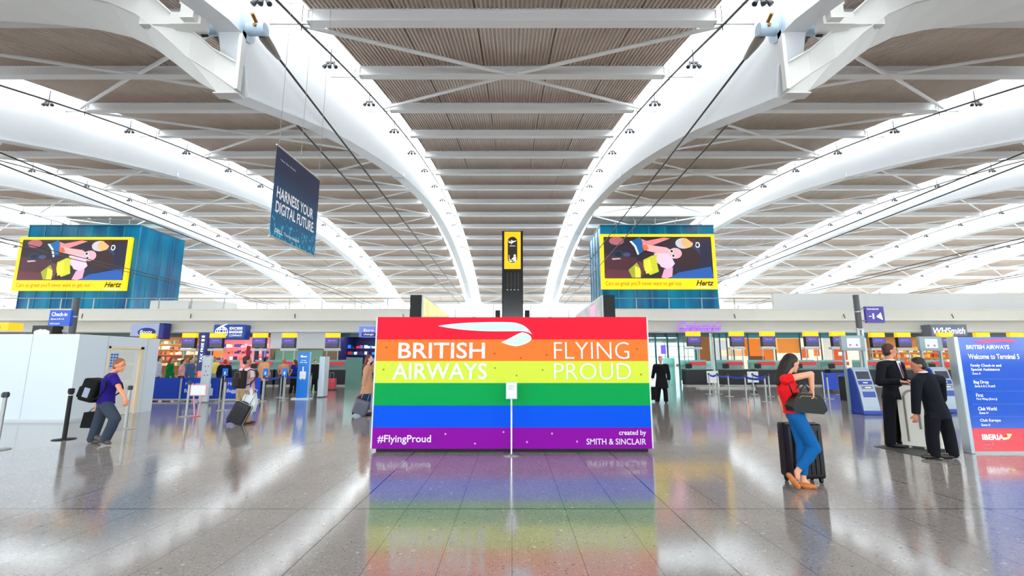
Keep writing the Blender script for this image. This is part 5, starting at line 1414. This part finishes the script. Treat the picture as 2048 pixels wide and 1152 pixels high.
            b.build('collar', mat('shirt_white', (238, 240, 246), .7), o)
    return o
def JP(Y0, **k):
    out = {}
    for n, v in k.items():
        if isinstance(v, Vector): out[n] = v
        else: out[n] = at(v[0], v[1], Y0 + (v[2] if len(v) > 2 else 0))
    return out

# suitcase builder (local upright, then placed by a matrix)
def suitcase(label, M, w, d, h, shell, handle=.0, trim=None, wheels=4, name='suitcase'):
    loc = M.translation.copy(); o = thing(name, label, 'suitcase', loc)
    def T(bm_): 
        bm_.v = [M @ v for v in bm_.v]; return bm_
    b = MB(); b.box(-w / 2, -d / 2, .06, w / 2, d / 2, h, bevel=.04); T(b).build('shell', shell, o)
    b = MB()
    for i in range(6):
        x = -w / 2 + .07 + i * (w - .14) / 5; b.box(x - .008, -d / 2 - .008, .12, x + .008, -d / 2 + .01, h - .08, bevel=.003)
    T(b).build('ribs', shell, o)
    b = MB(); b.box(-w / 2 - .004, -.012, .07, w / 2 + .004, .012, h + .003); T(b).build('zip_band', trim or RUBBER, o)
    for sx in (-1, 1):
        for sy in (-1, 1):
            b = MB(); b.tube([(sx * (w / 2 - .05) - .012, sy * (d / 2 - .05), .026), (sx * (w / 2 - .05) + .012, sy * (d / 2 - .05), .026)], .026, 12); b.box(sx * (w / 2 - .05) - .018, sy * (d / 2 - .05) - .02, .03, sx * (w / 2 - .05) + .018, sy * (d / 2 - .05) + .02, .075)
            T(b).build('wheel', RUBBER, o)
    b = MB(); b.tube([(-.08, 0, h), (-.07, 0, h + .03), (.07, 0, h + .03), (.08, 0, h)], .01, 8); T(b).build('carry_handle', RUBBER, o)
    if handle:
        b = MB()
        for sx in (-1, 1): b.tube([(sx * .09, d / 2 - .05, h - .02), (sx * .09, d / 2 - .05, h + handle)], .008, 8)
        b.tube([(-.1, d / 2 - .05, h + handle), (.1, d / 2 - .05, h + handle)], .013, 8)
        T(b).build('telescopic_handle', STEEL, o)
    return o
def place(loc, rz=0, tilt=0, axis='Y'):
    return Matrix.Translation(loc) @ Matrix.Rotation(rz, 4, 'Z') @ Matrix.Rotation(tilt, 4, axis)

# --- woman in red
Y = 5.89
J = JP(Y, head=(1583, 727), neck=(1572, 752), chest=(1574, 776), pelvis=(1590, 826), shL=(1570, 759, -.16), shR=(1578, 759, .15),
       elL=(1622, 748, -.24), wrL=(1624, 778, -.22), elR=(1561, 797, .2), wrR=(1566, 812, .1), hipL=(1593, 832, -.085), hipR=(1590, 832, .085),
       knL=(1630, 897, -.08), anL=(1594, 944, -.02), knR=(1604, 890, .06), anR=(1606, 957, .05))
gl_ = J['anR']; J['anR'] = Vector((gl_.x, gl_.y, .085)); J['toeR'] = at(1630, 979, Y - .02); J['toeR'].z = .03; J['heelR'] = Vector((J['anR'].x - .05, J['anR'].y, .035))
J['toeL'] = at(1597, 978, Y - .05); J['toeL'].z = .035; J['heelL'] = at(1578, 951, Y - .03)
J['hdL'] = J['wrL'] + Vector((-.02, .02, -1)); J['hdR'] = J['wrR'] + Vector((.6, -.3, -.3)); J['pnL'] = Vector((-1, 0, 0)); J['pnR'] = Vector((0, -1, 0))
J = {(k[:-1] + {'L': 'R', 'R': 'L'}[k[-1]] if k[-1] in 'LR' else k): v for k, v in J.items()}
w = person('woman with long dark hair in a red top and blue trousers, looking into her handbag', J, (1, .1, 0), 1.62, (224, 160, 128), ('blouse', (232, 22, 30)), ((8, 92, 158), 'slim'), ('long', (26, 10, 9)), (190, 108, 44), .008, look=(1, .15, -.35), female=True)
# handbag on her forearm
hb = at(1612, 806, Y - .16)
o = thing('handbag', 'black leather handbag carried by the woman in red', 'handbag', hb)
LE = mat('black_leather', (9, 9, 11), .38, spec=.4)
b = MB(); M_ = Matrix.Translation(hb) @ Matrix.Rotation(.05, 4, 'Y')
prof = [(-.19, -.11), (.16, -.12), (.21, -.07), (.18, .03), (.13, .1), (.06, .12), (-.13, .12), (-.185, .05), (-.21, -.05)]
b.prism([M_ @ Vector((x, -.08, z)) for x, z in prof], (0, .17, 0)); bo = b.build('bag_body', LE, o)
bv = bo.modifiers.new('b', 'BEVEL'); bv.width = .025; bv.segments = 3
for p_ in bo.data.polygons: p_.use_smooth = False
for q in (-1, 1):
    b = MB(); b.tube([M_ @ Vector((x, q * .05, z)) for x, z in [(-.1, .1), (-.08, .17), (-.02, .235), (.05, .2), (.09, .1)]], .009, 8); b.build('handle', LE, o)
b = MB(); b.tube([M_ @ Vector((x, -.083, z)) for x, z in [(-.13, .06), (-.1, .085), (.05, .085), (.08, .06)]], .004, 6); b.build('zip', mat('gold_zip', (170, 140, 90), .3, .8), o)
b = MB(); b.tube([M_ @ Vector((-.16, -.03, .09)), at(1586, 790, Y - .2), at(1577, 765, Y - .2), at(1575, 757, Y - .17)], .01, 6); b.build('shoulder_strap', LE, o)
sc_g = ground(1594, 962)
suitcase('large black hard-shell suitcase behind the legs of the woman in red', place(Vector((ground(1594, 958).x, 6.22, 0)), .08), .45, .27, .745, mat('black_shell', (16, 13, 18), .35, spec=.35))

# --- man with dark suit facing right
Y = 8.7
J = JP(Y, head=(1779, 702), neck=(1780, 722), chest=(1781, 745), pelvis=(1786, 786), shL=(1799, 731, .1), shR=(1763, 731, -.12), elL=(1808, 762, .12), wrL=(1817, 762, -.12), elR=(1759, 765, -.2), wrR=(1802, 763, -.38),
       hipL=(1791, 792, .07), hipR=(1779, 792, -.07), knL=(1790, 838, .09), anL=(1791, 884, .08), knR=(1779, 840, -.07), anR=(1781, 884, -.08))
for q, dx in (('L', .14), ('R', .12)):
    J['an' + q].z = .09; a_ = J['an' + q]; J['toe' + q] = Vector((a_.x + dx, a_.y - .12, .035)); J['heel' + q] = Vector((a_.x - .04, a_.y + .03, .04))
J['hdL'] = J['wrL'] + Vector((1, -.1, -.25)); J['hdR'] = J['wrR'] + Vector((1, -.3, -.15)); J['pnL'] = Vector((0, .2, -1)); J['pnR'] = Vector((0, .2, -1))
person('man in a dark suit with striped tie, facing right behind the podium', J, (.55, -.84, 0), 1.84, (216, 140, 112), ('suit', (10, 10, 20)), ((10, 10, 18), 'full'), ('short', (66, 34, 26)), (20, 18, 20), .011, look=(1, -.25, -.08))
# --- man in dark suit bending over the podium
Y = 7.6
J = JP(Y, head=(1836, 731), neck=(1844, 746), chest=(1855, 772), pelvis=(1875, 826), shL=(1833, 764, -.08), shR=(1880, 760, .1), elL=(1832, 800, -.1), wrL=(1832, 829, -.08), elR=(1884, 798, .3), wrR=(1858, 797, .55),
       hipL=(1865, 834, -.05), hipR=(1886, 834, .05), knL=(1864, 872, -.02), anL=(1869, 911, .0), knR=(1898, 870, .05), anR=(1906, 913, .02))
for q in 'LR':
    a_ = J['an' + q]; a_.z = .085; J['toe' + q] = Vector((a_.x - .17, a_.y + .02, .035)); J['heel' + q] = Vector((a_.x + .05, a_.y, .04))
J['hdL'] = J['wrL'] + Vector((-.1, .1, -1)); J['hdR'] = J['wrR'] + Vector((-.7, .5, -.2)); J['pnL'] = Vector((.3, 1, 0)); J['pnR'] = Vector((0, 0, -1))
person('dark haired man in a dark suit leaning over the podium, seen from behind', J, (-.55, .8, 0), 1.76, (190, 120, 92), ('suit', (10, 11, 24)), ((9, 9, 20), 'full'), ('short', (22, 16, 18)), (18, 16, 18), .011, look=(-.9, .45, -.4))
# --- walking man on the left
Y = 8.9
J = JP(Y, head=(239, 731), neck=(227, 747), chest=(219, 765), pelvis=(211, 808), shL=(222, 752, .15), shR=(228, 755, -.16), elR=(240, 779, -.22), wrR=(251, 797, -.24), elL=(205, 785, .22), wrL=(193, 812, .2),
       hipR=(214, 813, -.09), hipL=(207, 813, .08), knR=(231, 838, -.1), anR=(212, 876, -.08), knL=(197, 842, .1), anL=(185, 878, .1))
J['anR'].z = max(J['anR'].z, .1); J['toeR'] = Vector((J['anR'].x + .09, J['anR'].y - .03, .04)); J['heelR'] = Vector((J['anR'].x - .17, J['anR'].y, .115)); J['toeR'].x += .02
J['anL'].z = .09; J['toeL'] = Vector((J['anL'].x + .16, J['anL'].y - .02, .035)); J['heelL'] = Vector((J['anL'].x - .05, J['anL'].y, .04))
J['hdR'] = J['wrR'] + Vector((.15, -.05, -1)); J['hdL'] = J['wrL'] + Vector((-.1, 0, -1)); J['pnR'] = Vector((-.6, .6, 0)); J['pnL'] = Vector((0, -1, 0))
person('stooping sandy haired man in a purple-blue shirt walking right past the hoarding', J, (1, -.05, 0), 1.78, (226, 146, 112), ('tee', (34, 14, 118)), ((54, 63, 80), 'full'), ('short', (140, 80, 36)), (70, 62, 58), .011, look=(1, -.05, -.25))
def backpack(label, c, F, w, h, d, col, tiltv=0.0, patch=None):
    c = Vector(c); F = Vector(F).normalized(); R_ = F.cross(Vector((0, 0, 1))); M_ = Matrix.Translation(c) @ Matrix((R_, F, Vector((0, 0, 1)))).transposed().to_4x4() @ Matrix.Rotation(tiltv, 4, 'X')
    o = thing('backpack', label, 'backpack', c); FM = cloth('pack_%d_%d_%d' % col, col)
    def T(b): b.v = [M_ @ v for v in b.v]; return b
    b = MB(); b.box(-w / 2, -d / 2, -h / 2, w / 2, d / 2, h / 2, bevel=.055); T(b).build('main_pocket', FM, o)
    b = MB(); b.box(-w * .38, -d / 2 - .06, -h * .42, w * .38, -d / 2 + .03, h * .08, bevel=.03); T(b).build('front_pocket', FM, o)
    b = MB(); b.tube([(-.04, d / 2 - .03, h / 2 - .01), (0, d / 2 - .03, h / 2 + .05), (.04, d / 2 - .03, h / 2 - .01)], .01, 6); T(b).build('grab_loop', FM, o)
    for q in (-1, 1):
        b = MB(); b.tube([(q * .1, d / 2 - .02, h / 2 - .04), (q * .13, d / 2 + .07, h / 2 + .03), (q * .17, d / 2 + .16, h / 2), (q * .2, d / 2 + .2, h / 4), (q * .2, d / 2 + .15, 0), (q * .17, d / 2 + .07, -h / 4), (q * .14, d / 2 - .01, -h / 2 + .08)], .014, 8); T(b).build('strap', FM, o)
    b = MB(); b.tube([(x, -d / 2 - .004, z) for x, z in [(-w * .4, h * .1), (-w * .3, h * .4), (w * .3, h * .4), (w * .4, h * .1)]], .006, 6); T(b).build('zip', mat('grey_zip', (120, 120, 126), .4), o)
    if patch:
        b = MB(); b.box(w / 2 - .01, -.05, -h * .3, w / 2 + .008, .06, h * .12); T(b).build('side_patch', mat('pack_patch', patch, .6), o)
    return o
backpack('bulky black backpack on the stooping man in the purple-blue shirt', at(190, 780, 8.9), (1, 0, .0), .34, .42, .3, (14, 13, 15), -.25, (150, 158, 180))
c = at(186, 838, 9.1)
o = thing('carrier_bag', 'soft black bag hanging from the hand of the stooping man', 'bag', c)
b = MB(); b.prism([c + Vector((x, -.05, z)) for x, z in [(-.19, -.16), (.16, -.17), (.2, .0), (.17, .16), (-.15, .13)]], (0, .1, 0)); b.build('bag_body', cloth('black_canvas', (14, 13, 15)), o)
b = MB(); b.tube([c + Vector((-.1, 0, .13)), c + Vector((.02, 0, .24)), c + Vector((.12, 0, .14))], .008, 6); b.build('handle', cloth('black_canvas', (14, 13, 15)), o)

# --- man with backpack and trolley case, seen from behind
Y = 11.8
J = JP(Y, head=(495, 722), neck=(493, 737), chest=(491, 752), pelvis=(486, 780), shL=(483, 741, .05), shR=(504, 742, -.05), elR=(506, 764, -.1), wrR=(508, 780, -.15), elL=(478, 764, .12), wrL=(480, 782, .2),
       hipL=(481, 785, .03), hipR=(490, 785, -.03), knL=(479, 812, .06), anL=(478, 838, .12), knR=(494, 812, -.08), anR=(494, 838, -.06))
for q in 'LR':
    a_ = J['an' + q]; a_.z = .085; J['toe' + q] = Vector((a_.x + .15, a_.y + .08, .035)); J['heel' + q] = Vector((a_.x - .05, a_.y - .02, .04))
J['hdR'] = J['wrR'] + Vector((.05, 0, -1)); J['hdL'] = J['wrL'] + Vector((0, .1, -1)); J['pnR'] = Vector((-1, 0, 0)); J['pnL'] = Vector((1, 0, 0))
person('dark haired man in a pale pink shirt and khaki trousers pulling a trolley case', J, (.5, .85, 0), 1.72, (196, 124, 104), ('tee', (226, 196, 204)), ((176, 148, 112), 'full'), ('short', (48, 22, 26)), (96, 44, 36), .014, look=(.8, .6, -.05), face=False)
backpack('dark brown backpack on the man in the pale pink shirt', at(481, 759, 11.56), (.45, .9, 0), .3, .44, .17, (46, 36, 34))
Mx = place(ground(468, 850) + Vector((-.02, 0, .0)), .12, .42, 'Y')
suitcase('black trolley case with white trim pulled by the man in the pale pink shirt', Mx, .38, .22, .56, mat('black_fabric_case', (34, 32, 38), .6), .38, mat('white_piping', (220, 220, 224), .5))
c = at(499, 804, 11.7)
o = thing('carrier_bag', 'white plastic carrier bag beside the man in the pale pink shirt', 'bag', c)
b = MB(); b.prism([c + Vector((x, -.06, z)) for x, z in [(-.17, -.2), (.14, -.24), (.18, .0), (.13, .22), (.08, .2), (.0, .17), (-.1, .2), (-.15, .1)]], (0, .12, 0)); bo = b.build('bag_body', mat('white_plastic_bag', (226, 234, 236), .4), o)
bv = bo.modifiers.new('b', 'BEVEL'); bv.width = .02; bv.segments = 2
b = MB(); b.tube([c + Vector((.04, 0, .19)), c + Vector((.1, 0, .28)), c + Vector((.12, 0, .2))], .008, 6); b.build('handle', mat('white_plastic_bag', (226, 234, 236), .4), o)

# --- woman in tan coat
Y = 13.6
J = JP(Y, head=(739, 718), neck=(736, 731), chest=(735, 742), pelvis=(735, 769), shL=(734, 735, .14), shR=(735, 735, -.14), elL=(748, 742, .15), wrL=(747, 727, .1), elR=(730, 753, -.2), wrR=(727, 771, -.2),
       hipL=(736, 772, .08), hipR=(733, 772, -.08), knL=(737, 799, .08), anL=(735, 822, .12), knR=(731, 799, -.1), anR=(729, 823, -.1))
for q in 'LR':
    a_ = J['an' + q]; a_.z = .085; J['toe' + q] = Vector((a_.x + .16, a_.y, .035)); J['heel' + q] = Vector((a_.x - .05, a_.y, .04))
J['hdL'] = J['wrL'] + Vector((.3, 0, 1)); J['pnL'] = Vector((-1, 0, 0))
person('woman in a tan coat and jeans walking towards the rainbow board', J, (1, 0, 0), 1.66, (232, 180, 156), ('coat', (206, 152, 118)), ((24, 66, 112), 'slim'), ('long', (120, 50, 30)), (50, 44, 50), .015, look=(1, 0, 0), face=False, female=True)
suitcase('grey trolley case with a black base behind the woman in the tan coat', place(ground(716, 832), .1, .3, 'Y'), .4, .24, .46, mat('grey_fabric_case', (104, 104, 122), .6), .36, RUBBER)
c = at(722, 797, 13.7)
o = thing('small_bag', 'small dark red bag resting on the grey trolley case', 'bag', c)
b = MB(); b.ell(c, (.12, .09, .09)); b.build('bag_body', cloth('maroon_bag', (104, 34, 38)), o)
# --- man in black coat right of the board
Y = 17.4
J = JP(Y, head=(1321, 719), neck=(1322, 730), chest=(1322, 740), pelvis=(1323, 763), shL=(1310, 732, 0), shR=(1333, 732, 0), elL=(1307, 746, .1), wrL=(1305, 756, .25), elR=(1337, 748, .0), wrR=(1338, 760, .05),
       hipL=(1319, 766), hipR=(1327, 766), knL=(1317, 784), anL=(1315, 800), knR=(1331, 784), anR=(1332, 800))
for q in 'LR':
    a_ = J['an' + q]; a_.z = .085; J['toe' + q] = Vector((a_.x - .04, a_.y - .14, .035)); J['heel' + q] = Vector((a_.x, a_.y + .05, .04))
J = {(k[:-1] + {'L': 'R', 'R': 'L'}[k[-1]] if k[-1] in 'LR' else k): v for k, v in J.items()}
person('man in a long black coat standing right of the rainbow board', J, (-.2, -1, 0), 1.74, (206, 160, 136), ('coat', (11, 10, 16)), ((12, 10, 14), 'full'), ('short', (50, 34, 30)), (20, 18, 20), .018, face=False)
suitcase('small black upright case at the right edge of the rainbow board', place(ground(1306, 803)), .34, .24, .56, mat('black_shell', (16, 13, 18), .35, spec=.35))

# --- simpler figures further away: standing templates from head position
def bystander(label, px, head_py, Y, F, topc, legc, hairc, kind='tee', hairk='short', sk=(216, 160, 136), H=None, arm=.0, sit=False, group=None):
    hp_ = at(px, head_py, Y); H = H or 1.7; s = H / 1.75
    F = Vector(F).normalized(); R_ = F.cross(Vector((0, 0, 1))); g = Vector((hp_.x, Y, 0)); up = Vector((0, 0, 1))
    drop = 0
    if sit: drop = .42 * s
    def P(f, r, z): return g + F * f * s + R_ * r * s + up * (z * s)
    J = dict(head=P(.03, 0, 1.62), neck=P(0, 0, 1.46), chest=P(0, 0, 1.3), pelvis=P(0, 0, .96), shL=P(0, -.19, 1.42), shR=P(0, .19, 1.42), elL=P(-.02, -.25, 1.14), elR=P(-.02, .25, 1.14),
             wrL=P(.1 + arm, -.24, .92 + arm), wrR=P(.1, .24, .92), hipL=P(0, -.09, .92), hipR=P(0, .09, .92), knL=P(.03, -.1, .5), knR=P(-.02, .1, .5), anL=P(.06, -.11, .085), anR=P(-.08, .11, .085),
             toeL=P(.22, -.12, .035), toeR=P(.08, .12, .035))
    if sit:
        for k in ('head', 'neck', 'chest', 'pelvis', 'shL', 'shR', 'elL', 'elR', 'wrL', 'wrR', 'hipL', 'hipR'): J[k] = J[k] - up * drop
        for q, r in (('L', -.1), ('R', .1)): J['kn' + q] = P(.42, r, .5); J['an' + q] = P(.4, r, .085); J['toe' + q] = P(.56, r, .035)
        for q, r in (('L', -.2), ('R', .2)): J['wr' + q] = P(.3, r * .8, .62)
    return person(label, J, F, H, sk, (kind, topc), (legc, 'full'), (hairk, hairc), (40, 36, 38), .024, face=False)
B = [(317, 19.8, (.8, .5, 0), (196, 204, 226), (24, 22, 30), (60, 40, 36), 'suit', 'short', 'traveller in a pale blue shirt at the corner of the white hoarding'),
     (341, 20.6, (.9, .3, 0), (0, 128, 64), (30, 28, 40), (156, 50, 34), 'coat', 'long', 'traveller in green with red hair behind the plain blue banner'),
     (365, 20.0, (.9, .4, 0), (238, 172, 186), (60, 40, 60), (30, 24, 26), 'tee', 'short', 'traveller in a pink top behind the first baggage banner'),
     (381, 21.2, (1, 0, 0), (70, 106, 150), (40, 44, 60), (70, 50, 40), 'coat', 'short', 'traveller in a denim jacket left of the white information stand'),
     (427, 21.5, (.2, -1, 0), (238, 220, 110), (150, 170, 170), (170, 90, 50), 'tee', 'short', 'traveller in a yellow top right of the white information stand'),
     (450, 19.2, (-.3, 1, 0), (22, 24, 52), (24, 24, 34), (196, 50, 36), 'coat', 'cap', 'broad man in navy with a red cap behind the baggage banners'),
     (529, 21.0, (.3, 1, 0), (232, 170, 120), (30, 30, 44), (26, 22, 26), 'coat', 'short', 'traveller with black hair right of the baggage banners'),
     (590, 22.5, (-1, .2, 0), (20, 40, 150), (30, 28, 34), (84, 46, 32), 'tee', 'long', 'woman with long brown hair in bright blue, left of the blue suitcase stand'),
     (630, 23.5, (.6, -.6, 0), (26, 24, 30), (22, 22, 26), (60, 40, 34), 'coat', 'short', 'traveller in black between the blue and the slim white stands'),
     (568, 21.6, (0, 1, 0), (210, 150, 120), (40, 44, 60), (206, 96, 40), 'tee', 'short', 'traveller with orange hair right of the blue banners')]
for px, Yb, F, tc, lc, hc, kd, hk, lab in B:
    bystander(lab, px, 730, Yb, F, tc, lc, hc, kd, hk, H=1.62 + (px * 7 % 5) * .035)
# red case and far travellers
suitcase('red suitcase standing in front of the dark desk left of the rainbow board', place(Vector((at(662, 770, 25).x, 25, 0)), .1), .5, .3, .62, mat('coral_red_shell', (226, 70, 84), .35), .3)
suitcase('dark purple suitcase at the foot of the slim white stand', place(Vector((at(634, 770, 22).x - .2, 21.2, 0)), .1), .34, .25, .42, mat('plum_shell', (70, 34, 62), .35))
